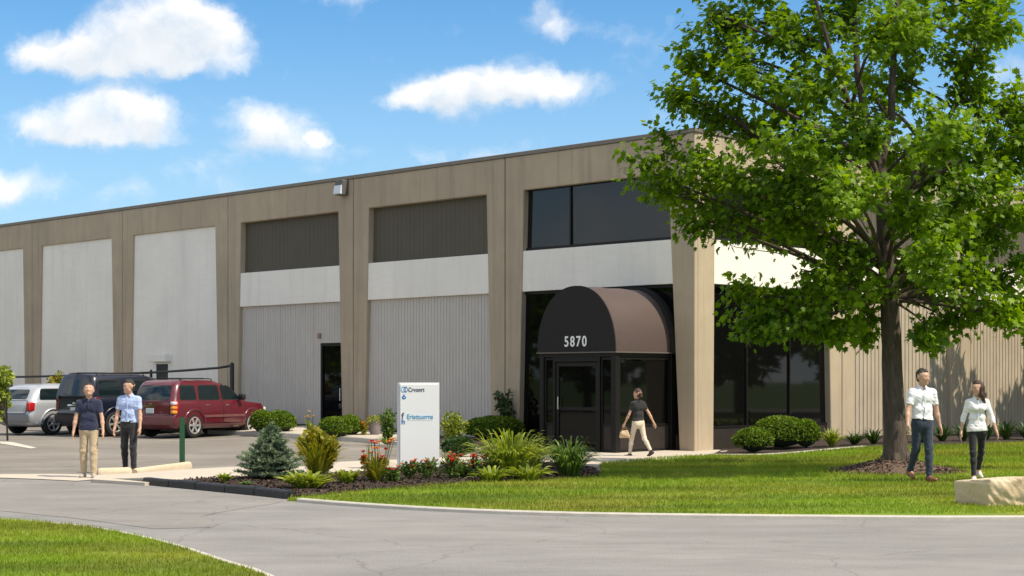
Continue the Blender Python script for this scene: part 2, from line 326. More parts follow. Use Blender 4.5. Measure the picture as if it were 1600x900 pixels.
# ------------------------------------------------------------ terrain and photograph rays
A1 = Vector((-.7112, .7030, 0)); N1 = Vector((-.7030, -.7112, 0))     # along / out of the shaded long front
A2 = Vector((.7030, .7112, 0)); N2 = Vector((.7112, -.7030, 0))       # along / out of the sunny front
C = Vector((4.685, 40.95, 0))                                          # the corner between them
def F1(t, d, z): p = C + A1 * t + N1 * d; return (p.x, p.y, z)
def F2(t, d, z): p = C + A2 * t + N2 * d; return (p.x, p.y, z)
_cp = [(0,10,0),(-14,14,0),(14,14,0),(0,20,0),(12,21,0),(-9,22,0),(-22,22,0),(-12,29,0),(-4,31,0),(-9.5,47.6,.05),(-14,50,.05),(-20,45,.03),(-5,42,.03),
       (-1,38,-.02),(2.6,39.6,-.1),(4.7,40.9,-.1),(1.8,43.8,-.08),(-1,46.6,.04),(-5.3,50.8,.17),(-9.5,55,.22),(-16.6,62,.25),(9.2,45.8,.09),(14,50.5,.03),(20,56,.03),
       (7,29.6,.05),(1,30,.0),(3,35,-.04),(12,28,.06),(10,38,.05),(30,40,.05),(0,90,.2),(-60,60,.05),(-50,10,0),(50,10,0),(0,-40,0)]
_cp = np.array(_cp, float)
def gz(x, y):
    x = np.asarray(x, float); y = np.asarray(y, float)
    d2 = (x[..., None] - _cp[:, 0]) ** 2 + (y[..., None] - _cp[:, 1]) ** 2 + 1.0
    w = d2 ** -1.8
    return (w * _cp[:, 2]).sum(-1) / w.sum(-1)
def g1(x, y): return float(gz(x, y))
def G(u, v, dz=0.0):
    z = dz
    for _ in range(6):
        Y = (CAMZ - z) * FPX / (v - HOR); X = (u - 800) / FPX * Y; z = g1(X, Y) + dz
    return Vector((X, Y, z))
def G2(u, v, dz=0.0): p = G(u, v, dz); return (p.x, p.y)
def P(u, v, Y): return Vector(((u - 800) / FPX * Y, Y, CAMZ + (HOR - v) / FPX * Y))

def smooth_line(pts, k=4):
    """Catmull-Rom through 2-D points"""
    pts = [Vector((p[0], p[1])) for p in pts]; out = []
    for i in range(len(pts) - 1):
        p0, p1, p2, p3 = pts[max(i-1, 0)], pts[i], pts[i+1], pts[min(i+2, len(pts)-1)]
        for j in range(k):
            t = j / k
            out.append(.5 * ((2*p1) + (p2-p0)*t + (2*p0-5*p1+4*p2-p3)*t*t + (3*p1-p0-3*p2+p3)*t**3))
    out.append(pts[-1]); return [(p.x, p.y) for p in out]
def sheet(name, poly, m, dz=0.0, cell=1.0, skirt=0.0, rough=0.0, parent=None, kind='structure', fn=None):
    bm = bmesh.new(); vs = [bm.verts.new((p[0], p[1], 0)) for p in poly]
    for t in tessellate_polygon([[Vector((p[0], p[1], 0)) for p in poly]]):
        try: bm.faces.new([vs[i] for i in t])
        except ValueError: pass
    xs = [p[0] for p in poly]; ys = [p[1] for p in poly]
    for ax, lo, hi in ((0, min(xs), max(xs)), (1, min(ys), max(ys))):
        q = math.floor(lo / cell) * cell + cell
        while q < hi:
            co = [0, 0, 0]; no = [0, 0, 0]; co[ax] = q; no[ax] = 1
            bmesh.ops.bisect_plane(bm, geom=bm.verts[:] + bm.edges[:] + bm.faces[:], plane_co=co, plane_no=no, dist=1e-4); q += cell
    bmesh.ops.remove_doubles(bm, verts=bm.verts, dist=1e-4)
    edge = set(v for e in bm.edges if e.is_boundary for v in e.verts)
    co = np.array([v.co[:] for v in bm.verts]); z = gz(co[:, 0], co[:, 1]) + dz
    for v, zz in zip(bm.verts, z):
        v.co.z = zz + (random.uniform(-1, 1) * rough if v not in edge else 0)
        if fn: v.co.z += fn(v.co.x, v.co.y)
    if skirt:
        be = [e for e in bm.edges if e.is_boundary]
        r = bmesh.ops.extrude_edge_only(bm, edges=be)
        for v in r['geom']:
            if isinstance(v, bmesh.types.BMVert): v.co.z -= skirt
    bmesh.ops.recalc_face_normals(bm, faces=bm.faces)
    bm.verts.index_update()
    up = sum(f.normal.z for f in bm.faces)
    if up < 0: bmesh.ops.reverse_faces(bm, faces=bm.faces)
    o = MB().bm(bm).build(name, m, parent, fix=False)
    if kind: o['kind'] = kind
    return o
def inside(poly, X, Y):
    r = np.zeros(X.shape, bool); n = len(poly)
    for i in range(n):
        x0, y0 = poly[i]; x1, y1 = poly[(i + 1) % n]
        c = ((y0 > Y) != (y1 > Y)); r ^= c & (X < (x1 - x0) * (Y - y0) / ((y1 - y0) if y1 != y0 else 1e-9) + x0)
    return r
def ribbon(name, line, w, top, m, base=-.2, parent=None, kind='structure'):
    """a kerb: a bar of rectangular section following a ground line"""
    mb = MB(); pts = [Vector((p[0], p[1])) for p in line]; V = []
    for i, p in enumerate(pts):
        d = (pts[min(i+1, len(pts)-1)] - pts[max(i-1, 0)]).normalized(); n = Vector((-d.y, d.x)) * w / 2
        g = g1(p.x, p.y)
        e = min(.015, w * .15)
        ni = n * (1 - 2 * e / w)
        V += [(p.x-n.x, p.y-n.y, g+base), (p.x-n.x, p.y-n.y, g+top-e), (p.x-ni.x, p.y-ni.y, g+top), (p.x+ni.x, p.y+ni.y, g+top), (p.x+n.x, p.y+n.y, g+top-e), (p.x+n.x, p.y+n.y, g+base)]
    F = []
    for i in range(len(pts) - 1):
        for k in range(5): F.append((i*6+k, i*6+k+1, (i+1)*6+k+1, (i+1)*6+k))
    F += [tuple(range(5, -1, -1)), tuple((len(pts)-1)*6 + k for k in range(6))]
    mb.add(V, F); o = mb.build(name, m, parent)
    if kind: o['kind'] = kind
    return o

def mow(m):
    """mowing bands along the road and broken patches of thin turf"""
    nt = m.node_tree; L = nt.links.new; p = nt.nodes['Principled BSDF']; src = p.inputs['Base Color'].links[0].from_socket; outs = [l.to_socket for l in src.links]
    tc = nd(nt, 'ShaderNodeTexCoord'); mp = nd(nt, 'ShaderNodeMapping'); mp.inputs['Scale'].default_value = (.10, .62, 1); mp.inputs['Rotation'].default_value = (0, 0, R(4)); L(tc.outputs['Object'], mp.inputs[0])
    n = nd(nt, 'ShaderNodeTexNoise'); n.inputs['Scale'].default_value = 1.6; n.inputs['Detail'].default_value = 5; n.inputs['Roughness'].default_value = .6; L(mp.outputs[0], n.inputs['Vector'])
    r = nd(nt, 'ShaderNodeMapRange'); L(n.outputs[0], r.inputs['Value']); r.inputs['From Min'].default_value = .36; r.inputs['From Max'].default_value = .64; r.inputs['To Min'].default_value = .66; r.inputs['To Max'].default_value = 1.22
    x = nd(nt, 'ShaderNodeMix', data_type='RGBA', blend_type='MULTIPLY'); x.inputs['Factor'].default_value = 1; L(src, x.inputs[6]); L(r.outputs[0], x.inputs[7])
    for o in outs: L(x.outputs[2], o)
mow(K['lawn']); mow(K['blade'])

# ------------------------------------------------------------ ground, road, lot, walks, lawns
sheet('parking_lot', [(-60,2),(60,2),(60,78),(-60,78)], 'lot', -.012, 1.5, .5)
gm = MB().add([(-1500,-1500,-.4),(1500,-1500,-.4),(1500,1500,-.4),(-1500,1500,-.4)], [(0,1,2,3)]).build('ground', 'grass', fix=False); gm['kind'] = 'structure'
KERB_BOT = [(140,750.5),(182,753),(222,757),(262,761),(304,765),(350,769.5),(396,774),(446,779.5)]
LAWN_FRONT = [(470,780),(560,787),(700,795),(850,800.5),(1000,803.5),(1300,806.5),(1600,807.5)]
road_far = [(-60,31),(-25,30.3)] + [G2(0,746), G2(140,750.5)] + [G2(*p) for p in KERB_BOT[1:]] + [G2(*p) for p in LAWN_FRONT] + [(14,20.9),(60,21.5)]
sheet('road', road_far + [(60,-10),(-60,-10)], 'asphalt', -.004, 1.5)
K['drive'] = mat('drive_asphalt', (.205,.195,.182), (.265,.252,.236), 8, .9, .5, 90, detail=10, c3=(.22,.21,.20), s3=.5)
asphalt_wear(K['drive'])
sheet('driveway', [(-26,30)] + [G2(*p) for p in [(0,750),(140,754),(222,760),(350,772),(444,782),(428,787),(395,792),(345,800),(318,806),(322,812),(345,818),(330,824),(240,826),(120,810),(0,798)]] + [(-26,20)], 'drive', 0.0, 1.5)
sheet('concrete_gutter', [G2(-300,738),G2(0,741.5),G2(80,741),G2(140,742),G2(150,749.5),G2(120,752),G2(60,749),G2(0,747),G2(-300,745)], 'concrete_walk', .008, 1.0)
# front-left lawn
FL = smooth_line([(-34,19.5)] + [G2(*p, .04) for p in [(-500,806),(-200,806),(0,811),(60,815),(130,822),(200,834),(270,851),(340,874),(415,899)]] + [(-1.6,12.2),(-1.3,10.5),(-1.2,6)], 3)
LAWN_L = FL + [(-1.2,-8),(-34,-8)]
sheet('front_lawn', LAWN_L, 'lawn', .04, .7, .2, .008)
ribbon('kerb_edging', [(p[0]+.03, p[1]+.05) for p in FL[8:]], .09, .035, 'kerb')
# main lawn
BED_FRONT = [(449,777.5),(480,774),(560,766),(660,757),(780,750.5),(880,746.5),(938,742)]
F2_EDGE = [(1700,688),(1600,691),(1500,695),(1350,699),(1260,707),(1180,712),(1110,711.5),(1062,714),(990,719),(938,724)]
LF = [G2(*p, .03) for p in LAWN_FRONT] + [(13.5,20.9),(40,21.3)]
LF = smooth_line(LF, 3)
LAWN_M = LF + [(45,50)] + [G2(*p, .04) for p in F2_EDGE] + [G2(*p, .05) for p in reversed(BED_FRONT)]
def swell(x, y): return .05 * math.exp(-((x - 6) ** 2 / 60 + (y - 30) ** 2 / 30))
sheet('main_lawn', LAWN_M, 'lawn', .04, .7, .2, .01)
ribbon('lawn_kerb', [(p[0], p[1] - .06) for p in LF], .13, .05, 'kerb')
# mulch bed, its kerb, the concrete walk
kb = [G(*p) for p in KERB_BOT]
def kin(i, w=.14): d = (kb[min(i+1, 7)] - kb[max(i-1, 0)]).normalized(); return (kb[i].x - d.y * w, kb[i].y + d.x * w)
BED = [G2(*p, .06) for p in BED_FRONT[1:] + [(930,731),(860,723),(760,723),(700,728),(640,733.5),(590,736),(517,739),(380,744),(312,748),(262,752)]] + [kin(i) for i in range(2, 8)] + [(kb[7].x + .03, kb[7].y + .05)]
sheet('mulch_bed', BED, 'mulch', .06, .35, .15, .022)
WALKP = [G2(*p, .05) for p in [(144,749),(226,754),(262,751),(312,747),(380,743),(517,738),(590,735),(640,732.5),(700,727),(760,722),(860,722),(936,726),(990,720.5),(1060,715.5)]] + \
        [F2(1.0,.35,0)[:2], F2(1.0,-.1,0)[:2], F1(.3,.02,0)[:2], F1(3.4,.02,0)[:2]] + [G2(*p, .05) for p in [(845,713),(800,711),(745,709),(690,714.5),(620,718),(540,721),(480,724.5),(370,729),(290,733),(215,739),(150,742)]]
sheet('concrete_walk', WALKP, 'concrete_walk', .05, .6, .12)
def kerb_stone(i0, i1, m, h0, h1, label=None):
    a, b = kb[i0], kb[i1]; d = (b - a).normalized(); n = Vector((-d.y, d.x, 0)); w = .16; mb = MB(); g = .012
    a2 = a + d * g; b2 = b - d * g
    prof = [(0, -.15), (0.012, .8), (.03, 1.0), (w - .02, 1.0), (w, .8), (w, -.15)]
    V = []
    for p, h in ((a2, h0), ((a2 + b2) / 2 + n * .012, (h0 + h1) / 2 + random.uniform(-.006, .006)), (b2, h1)):
        V += [tuple(p + n * q + Vector((0, 0, (h * e if e > 0 else e)))) for q, e in prof]
    F = [(i*6+k, i*6+k+1, (i+1)*6+k+1, (i+1)*6+k) for i in range(2) for k in range(5)] + [(5,4,3,2,1,0), (12,13,14,15,16,17)]
    o = mb.add(V, F).build('kerb_stone', m, bed_kerb)
    if label: o['label'] = label
bed_kerb = empty('bed_kerb', tuple(kb[2])); bed_kerb['kind'] = 'structure'
kerb_stone(0, 1, 'kerb_grey', .015, .06, 'low bare grey end of the kerb'); kerb_stone(1, 2, 'kerb_grey', .06, .115, 'bare grey kerb stone beside the walk')
for i in range(2, 7): kerb_stone(i, i + 1, 'kerb_blk', .12, .12 + .012 * (i % 2))
# the raised sidewalk along the shaded front and the shrub bed beside the entrance
SW = smooth_line([G2(*p, .13) for p in [(330,664),(400,668.5),(450,673),(500,677.5),(560,682.5),(596,685.5),(612,684)]], 3)
sheet('sidewalk', SW + [F1(10.6,.02,0)[:2], F1(23.5,.02,0)[:2]], 'concrete_walk', .13, .8, .25)
ribbon('sidewalk_kerb', [(p[0] + N1.x * .07, p[1] + N1.y * .07) for p in SW], .13, .128, 'kerb')
SB = [G2(*p, .07) for p in [(612,690),(690,695),(745,701),(800,708),(842,711)]]
sheet('shrub_bed', SB + [F1(3.45,.02,0)[:2], F1(10.5,.02,0)[:2]], 'mulch', .075, .5, .15, .02)
ribbon('shrub_bed_kerb', [(p[0] + N1.x * .06, p[1] + N1.y * .06) for p in SB], .12, .10, 'kerb')
sheet('wall_planting_strip', [F1(t, d, 0)[:2] for t, d in ((10.7,.03),(10.7,1.0),(14.2,1.0),(14.2,.03))], 'mulch', .16, .5, .1, .01)
sheet('wall_planting_strip', [F1(t, d, 0)[:2] for t, d in ((15.6,.03),(15.6,1.0),(22,1.0),(22,.03))], 'mulch', .16, .5, .1, .01)
F2B = [G2(*p, .05) for p in [(1064,713),(1110,710.5),(1180,711),(1260,706),(1350,698),(1500,694),(1600,690),(1700,687)]]
sheet('front_bed', F2B[1:] + [F2(25,.02,0)[:2], F2(1.1,.02,0)[:2]], 'mulch', .055, .5, .15, .02)
ribbon('front_bed_edging', smooth_line(F2B[1:5], 4), .16, .075, 'kerb')
# parking stripes
for lat in (13.2, 15.65, 18.05, 20.6):
    sheet('parking_stripe', [F1(lat, 1.6, 0)[:2], F1(lat + .1, 1.6, 0)[:2], F1(lat + .1, 7.4, 0)[:2], F1(lat, 7.4, 0)[:2]], 'stripe', -.004, 1.5)
sheet('parking_stripe', [G2(*p) for p in [(0,689.5),(20,690.5),(58,699.5),(48,700.5),(0,692.5)]], 'stripe', -.004, 1.5)

# ------------------------------------------------------------ the building
BL = empty('office_building', tuple(C), 'long two storey office warehouse with tan concrete piers, white panels and brown arched entrance', 'building')
J = [.12 + 6.76 * k for k in range(9)]; J[0] = .012
ZT, ZR, ZB0, ZB1 = 7.14, 8.12, 4.27, 5.42
def frame_poly(t0, t1, ht0, hb0, ht1, hb1):
    return [(t0,-.45),(t0+hb0,-.45),(t0+ht0,ZT),(t1-ht1,ZT),(t1-hb1,-.45),(t1,-.45),(t1,ZR),(t0,ZR)]
def bevel_prism(name, poly, d0, d1, fn, m, e=.018):
    """prism with its outer edges chamfered"""
    b = bmesh.new(); n = len(poly)
    tris = tessellate_polygon([[Vector((p[0], p[1], 0)) for p in poly]])
    A = [b.verts.new((p[0], p[1], d0)) for p in poly]; B = [b.verts.new((p[0], p[1], d1)) for p in poly]
    b.faces.new(A); b.faces.new(B[::-1])
    for i in range(n): b.faces.new((A[i], A[(i+1) % n], B[(i+1) % n], B[i]))
    bmesh.ops.recalc_face_normals(b, faces=b.faces)
    es = [x for x in b.edges if abs(x.verts[0].co.z - d1) < 1e-6 and abs(x.verts[1].co.z - d1) < 1e-6]
    bmesh.ops.bevel(b, geom=es, offset=e, segments=1, affect='EDGES')
    bmesh.ops.triangulate(b, faces=[f for f in b.faces if len(f.verts) > 4])
    return MB().bm(b, lambda p, q, d: fn(p, d, q)).build(name, m, BL)
def corrugated(name, fn, t0, t1, z0, z1, d, depth, pitch, groove, m, parent=None):
    V = []; F = []; t = t0; prof = []
    while t < t1:
        e = min(t + pitch - groove, t1); prof += [(t, d), (e, d)]
        if e + groove < t1: prof += [(e + groove * .25, d - depth), (e + groove * .75, d - depth)]
        t += pitch
    for (q, dd) in prof: V += [fn(q, dd, z0), fn(q, dd, z1)]
    F = [(2*i, 2*i+2, 2*i+3, 2*i+1) for i in range(len(prof) - 1)]
    return MB().add(V, F).build(name, m, parent or BL)
def window(fn, t0, t1, z0, z1, cuts, d, bar=.07, m_pane='pane', sill=None, tr=()):
    """frame with mullions, panes as its children"""
    mb = MB(); b = lambda a, c: mb.box(a, c, lambda x, y, z: fn(x, y, z))
    b((t0, d-.05, z0), (t1, d+.05, z0+bar)); b((t0, d-.05, z1-bar), (t1, d+.05, z1))
    xs = [t0] + list(cuts) + [t1]
    for i, q in enumerate(xs):
        w = bar if i in (0, len(xs)-1) else bar * .7
        a = q if i == 0 else (q - w if i == len(xs)-1 else q - w/2)
        b((a, d-.048, z0+bar+.001), (a+w, d+.048, z1-bar-.001))
    f = mb.build('window', 'bronze', BL)
    for i in range(len(xs)-1):
        MB().add([fn(xs[i], d+random.uniform(-.004,.004), z0), fn(xs[i+1], d+random.uniform(-.004,.004), z0), fn(xs[i+1], d+random.uniform(-.004,.004), z1), fn(xs[i], d+random.uniform(-.004,.004), z1)], [(0,1,2,3)]).build('pane', m_pane, f)
    return f
def band(fn, t0, t1):
    MB().bevbox((t0, -.28, ZB0), (t1, -.035, ZB1), .012, fn).build('white_band', 'white', BL)
# building mass behind the cladding
m_ = MB()
c0 = C + A2 * .31 + A1 * .31
def B3(s, t, z): p = c0 + A2 * s + A1 * t; return (p.x, p.y, z)
m_.box((0, 0, -.5), (33, 53.5, 7.95), B3); m_.build('wall', 'gap', BL)
MB().add([B3(.02,.02,8.0), B3(32.9,.02,8.0), B3(32.9,53.4,8.0), B3(.02,53.4,8.0)], [(0,1,2,3)]).build('roof', 'roofing', BL)
for k in range(8):
    t0, t1 = J[k] + (.016 if k else 0), J[k+1] - .016
    o = bevel_prism('concrete_frame', frame_poly(t0, t1, .88 if k == 0 else .74, .48 if k == 0 else .52, .74, .52), -.29, 0, F1, 'concrete')
for k in range(5):
    s0, s1 = (.11 if k == 0 else .05 + 6.72 * k + .016), .05 + 6.72 * (k+1) - .016
    bevel_prism('concrete_frame', frame_poly(s0, s1, .74, .66 if k == 0 else .52, .74, .52), -.275, 0, F2, 'concrete')
for k in range(8):
    MB().bevbox((J[k] + (.004 if k else -.045), -.36, 8.121), (J[k+1] - .004, .035, 8.235), .012, F1).build('coping', 'coping', BL)
for k in range(5):
    MB().bevbox((.37 if k == 0 else .05 + 6.72*k + .004, -.36, 8.121), (.05 + 6.72*(k+1) - .004, .034, 8.235), .012, F2).build('coping', 'coping', BL)
# bays of the shaded front, from the entrance corner leftwards
# bay 0: glazing
window(F1, .5, 6.4, ZB1+.01, ZT+.05, (4.48,), -.20, .075, 'pane_up')
band(F1, .3, 6.6)
window(F1, 3.42, 6.55, .30, ZB0-.01, (5.0,), -.19, .07)
window(F1, .3, 3.41, .30, ZB0-.01, (1.9,), -.19, .07)
MB().box((.3,-.25,-.3),(6.6,-.16,.298),F1).build('kick_panel','kick',BL)
# bays 1 and 2: dark ribbed upper panel, white band, grey ribbed wall
for k in (1, 2):
    t0, t1 = J[k] + .3, J[k+1] - .3
    corrugated('dark_upper_panel', F1, t0, t1, ZB1-.02, ZT+.05, -.22, .006, .20, .014, 'dark_panel')
    band(F1, t0, t1)
    if k == 1: corrugated('ribbed_wall', F1, t0, t1, -.4, ZB0+.02, -.14, .016, .135, .032, 'grey_rib')
    else:
        corrugated('ribbed_wall', F1, 15.45, t1, -.4, ZB0+.02, -.14, .016, .135, .032, 'grey_rib')
        corrugated('ribbed_wall', F1, t0, 15.449, 2.96, ZB0+.02, -.14, .016, .135, .032, 'grey_rib')
        d = MB()
        for a, b in (((14.2,-.24,0),(14.29,-.13,2.95)), ((15.36,-.24,0),(15.45,-.13,2.95)), ((14.291,-.24,2.86),(15.359,-.13,2.95)), ((14.291,-.23,.17),(15.359,-.14,.36))): d.box(a, b, F1)
        d = d.build('side_door', 'bronze', BL)
        MB().box((14.29,-.23,.3),(15.36,-.185,2.87),F1).build('pane','pane',d)
        MB().tube([F1(14.42,-.10,1.1),F1(14.42,-.10,1.5)], .018, 6).build('handle','steel',d)
        MB().bevbox((15.42,-.14,3.12),(15.55,-.06,3.28),.02,F1).build('alarm_box',mat('alarm_box',(.30,.19,.155),rough=.5),BL)
# bays 3 to 7: tall white painted block panels
for k in range(3, 8):
    t0, t1 = J[k] + .3, J[k+1] - .3
    MB().box((t0,-.27,-.4),(t1,-.075,ZT+.05),F1).build('white_panel','white',BL)
d = MB()
for a, b in (((24.08,-.1,0),(24.16,-.05,2.40)), ((24.94,-.1,0),(25.02,-.05,2.40)), ((24.161,-.1,2.34),(24.939,-.05,2.40))): d.box(a, b, F1)
d = d.build('service_door', 'white_paint', BL)
MB().box((24.16,-.09,.2),(24.94,-.06,2.34),F1).build('door_leaf',mat('dark_door_paint',(.012,.014,.02),rough=.45),d)
MB().tube([F1(24.26,-.04,1.15),F1(24.26,-.04,1.3)], .02, 6).build('handle','steel',d)
MB().bevbox((23.98,-.08,2.42),(25.12,.20,2.70),.02,F1).build('door_hood','white',BL)
# flood light under the coping
wl = MB().bevbox((13.86,0.0,7.62),(14.24,.26,8.10),.02,F1).build('wall_light','lamp_metal',BL)
MB().prism([(.262,7.64),(.34,7.66),(.30,7.92),(.262,7.93)],13.88,14.22,lambda p,q,dd: F1(dd,p,q)).build('lens','lamp_glass',wl)
# bays of the sunny front
window(F2, .5, 6.4, ZB1+.01, ZT+.05, (2.4, 4.4), -.20, .075, 'pane_up')
band(F2, .3, 6.6)
window(F2, .55, 6.5, .50, ZB0-.01, (2.42, 4.40), -.19, .065)
MB().box((.4,-.25,-.3),(6.6,-.15,.498),F2).build('kick_panel','kick',BL)
for k in range(1, 5):
    s0, s1 = .05 + 6.72*k + .3, .05 + 6.72*(k+1) - .3
    corrugated('dark_upper_panel', F2, s0, s1, ZB1-.02, ZT+.05, -.22, .006, .20, .014, 'dark_panel')
    band(F2, s0, s1)
    corrugated('ribbed_wall', F2, s0, s1, -.4, ZB0+.02, -.14, .03, .21, .05, 'tan_rib')

# ------------------------------------------------------------ entrance vestibule under the arched awning
TA, TB, DV = .76, 3.39, 2.21; TM = (TA + TB) / 2; GE = -.06
mb = MB()
for (a, b) in (((TA,DV-.14,GE-.2),(TA+.14,DV,2.46)), ((TB-.14,DV-.14,GE-.2),(TB,DV,2.46)), ((TA,-.16,GE-.2),(TA+.12,.02,2.46)), ((TB-.12,-.16,GE-.2),(TB,.02,2.46))):
    MB().bevbox(a, b, .008, F1).build('vestibule_post', 'bronze', BL)
for (a, b) in (((TA+.141,DV-.12,2.36),(TB-.141,DV-.01,2.458)), ((TA+.01,.021,2.36),(TA+.11,DV-.141,2.458)), ((TB-.11,.021,2.36),(TB-.01,DV-.141,2.458))): mb.box(a, b, F1)
mb.build('vestibule_header', 'bronze', BL)
# front: sidelight, door, sidelight
def glazed(name, t0, t1, z0, z1, d, fr, kick=0.0, fn=F1):
    q = MB(); q.box((t0,d-.045,z0),(t0+fr,d+.02,z1),fn); q.box((t1-fr,d-.045,z0),(t1,d+.02,z1),fn)
    q.box((t0+fr+.001,d-.044,z1-fr),(t1-fr-.001,d+.019,z1),fn); q.box((t0+fr+.001,d-.044,z0),(t1-fr-.001,d+.019,z0+fr),fn)
    if kick: q.box((t0+fr+.001,d-.044,kick),(t1-fr-.001,d+.019,kick+fr),fn)
    o = q.build(name, 'bronze', BL)
    zl = kick + fr if kick else z0 + fr
    MB().box((t0+fr-.01,d-.02,zl-.01),(t1-fr+.01,d-.005,z1-fr+.01),fn).build('pane','pane',o)
    if kick: MB().box((t0+fr-.01,d-.025,z0+fr-.01),(t1-fr+.01,d-.002,kick+.01),fn).build('kick_panel','kick',o)
    return o
glazed('sidelight', 2.90, TB-.145, GE+.02, 2.34, DV-.06, .055, .62)
glazed('sidelight', TA+.145, 1.29, GE+.02, 2.34, DV-.06, .055, .62)
dr = glazed('entrance_door', 1.36, 2.83, GE+.05, 2.22, DV-.045, .10)
MB().tube([F1(2.70,DV+.0,1.02),F1(2.70,DV+.045,1.02),F1(2.70,DV+.045,1.34),F1(2.70,DV+.0,1.34)], .014, 6).build('handle','steel',dr)
MB().box((1.46,DV-.05,1.0),(2.73,DV-.026,1.08),F1).build('push_rail','bronze',dr)
fr = MB(); fr.box((1.295,DV-.1,GE-.1),(1.355,DV,2.355),F1); fr.box((2.835,DV-.1,GE-.1),(2.895,DV,2.355),F1); fr.box((1.356,DV-.1,2.24),(2.834,DV,2.355),F1)
fr.build('door_frame','bronze',BL)
# the two glazed flanks
def FS(tc): return lambda a, b, z: F1(tc - b, a, z)
for tc, sgn in ((TA + .05, 1), (TB - .05, -1)):
    fn = (lambda a, b, z, tc=tc, sgn=sgn: F1(tc - sgn * b, a, z))
    glazed('vestibule_window', .03, DV-.15, GE+.02, 2.35, 0.0, .055, .60, fn)
# awning: barrel vault, black end panel with the house number, back hoop, hem rail
def arch(a, b, n=30, p=2.15):
    return [(math.copysign(abs(math.cos(th)) ** (2/p), math.cos(th)) * a, abs(math.sin(th)) ** (2/p) * b) for th in [math.pi * i / n for i in range(n + 1)]]
ar = arch(1.345, 1.70); V = []; F = []
ds = [-.15, .3, .75, 1.2, 1.65, 2.0, 2.24]
for i, dd in enumerate(ds):
    sag = .012 * math.sin(math.pi * i / 2)
    for (x, z) in ar: V.append(F1(TM - x * (1 - abs(sag)), dd, 2.47 + z * (1 - abs(sag))))
n = len(ar)
for i in range(len(ds)-1):
    for j in range(n-1): F.append((i*n+j, i*n+j+1, (i+1)*n+j+1, (i+1)*n+j))
aw = MB().add(V, F).build('awning', 'awning', BL, smooth=True)
ep = MB().prism([(x*1.004, z*1.004) for x, z in ar], 2.23, 2.262, lambda p, q, dd: F1(TM - p, dd, 2.47 + q)).build('end_panel', 'awning_blk', aw)
hoop = arch(1.43, 1.775)
V = []; F = []
for dd in (-.14, .10):
    for sc in (hoop, ar): V += [F1(TM - x, dd, 2.47 + z) for x, z in sc]
for j in range(n-1):
    F += [(j, j+1, 2*n+j+1, 2*n+j), (2*n+j, 2*n+j+1, 3*n+j+1, 3*n+j)]
MB().add(V, F).build('back_hoop', 'awning_blk', aw, smooth=40)
hm = MB(); hm.box((TA-.055,.0,2.455),(TA-.03,2.27,2.49),F1); hm.box((TB+.03,.0,2.455),(TB+.055,2.27,2.49),F1); hm.box((TA-.029,2.245,2.455),(TB+.029,2.27,2.487),F1)
hm.build('hem_rail', mat('hem_rail_metal', (.13,.11,.10), rough=.4), aw)
DG = bpy.context.evaluated_depsgraph_get
def text(name, s, size, place, m, parent, bold=0.0, width=1.0, depth=.006, gap=1.0):
    cu = bpy.data.curves.new('t', 'FONT'); cu.body = s; cu.size = size; cu.extrude = depth; cu.offset = bold; cu.space_character = gap; cu.resolution_u = 4
    cu.align_x = 'LEFT'; ob = link(bpy.data.objects.new('t', cu)); bpy.context.view_layer.update()
    me = bpy.data.meshes.new_from_object(ob.evaluated_get(DG())); bpy.data.objects.remove(ob); bpy.data.curves.remove(cu)
    V = [place(v.co.x * width, v.co.z, v.co.y) for v in me.vertices]; F = [tuple(p.vertices) for p in me.polygons]
    bpy.data.meshes.remove(me)
    return MB().add(V, F).build(name, m, parent)
for i, ch in enumerate('5870'):
    text('digit', ch, .375, lambda x, y, z, i=i: F1(TM + .385 - .205 * i - x, 2.268 + y, 2.63 + z), 'white_paint', aw, .006, .86)

# ------------------------------------------------------------ foliage builders
def unit(a): return a / np.maximum(np.linalg.norm(a, axis=-1, keepdims=True), 1e-9)
def tmpl(kind):
    """leaf outline in the plane x (across) y (along) with a fold along the midrib: points and faces"""
    if kind == 'oval':
        P_ = [(0,0,0),(.34,.35,.10),(.28,.75,.08),(0,1,-.05),(-.28,.75,.08),(-.34,.35,.10)]; F_ = [(0,1,2,3),(0,3,4,5)]
    elif kind == 'maple':
        P_ = [(0,0,0),(.20,.10,.03),(.52,.28,.02),(.30,.46,.06),(.50,.72,-.02),(.17,.66,.05),(0,1.05,-.08),(-.17,.66,.05),(-.50,.72,-.02),(-.30,.46,.06),(-.52,.28,.02),(-.20,.10,.03),(0,.45,0)]
        F_ = [(12,0,1),(12,1,2),(12,2,3),(12,3,4),(12,4,5),(12,5,6),(12,6,7),(12,7,8),(12,8,9),(12,9,10),(12,10,11),(12,11,0)]
        F_ = [(0,1,2,3),(12,0,3),(12,3,4,5),(12,5,6),(12,6,7),(12,7,8,9),(12,9,0),(0,9,10,11)]
    elif kind == 'petal':
        P_ = [(0,0,0),(.45,.5,.12),(0,1,0),(-.45,.5,.12)]; F_ = [(0,1,2,3)]
    elif kind == 'needle':
        P_ = [(-.06,0,0),(.06,0,0),(0,1,0)]; F_ = [(0,1,2)]
    elif kind == 'tri':
        P_ = [(-.13,0,0),(.13,0,0),(0,1,0)]; F_ = [(0,1,2)]
    return np.array(P_, float), F_
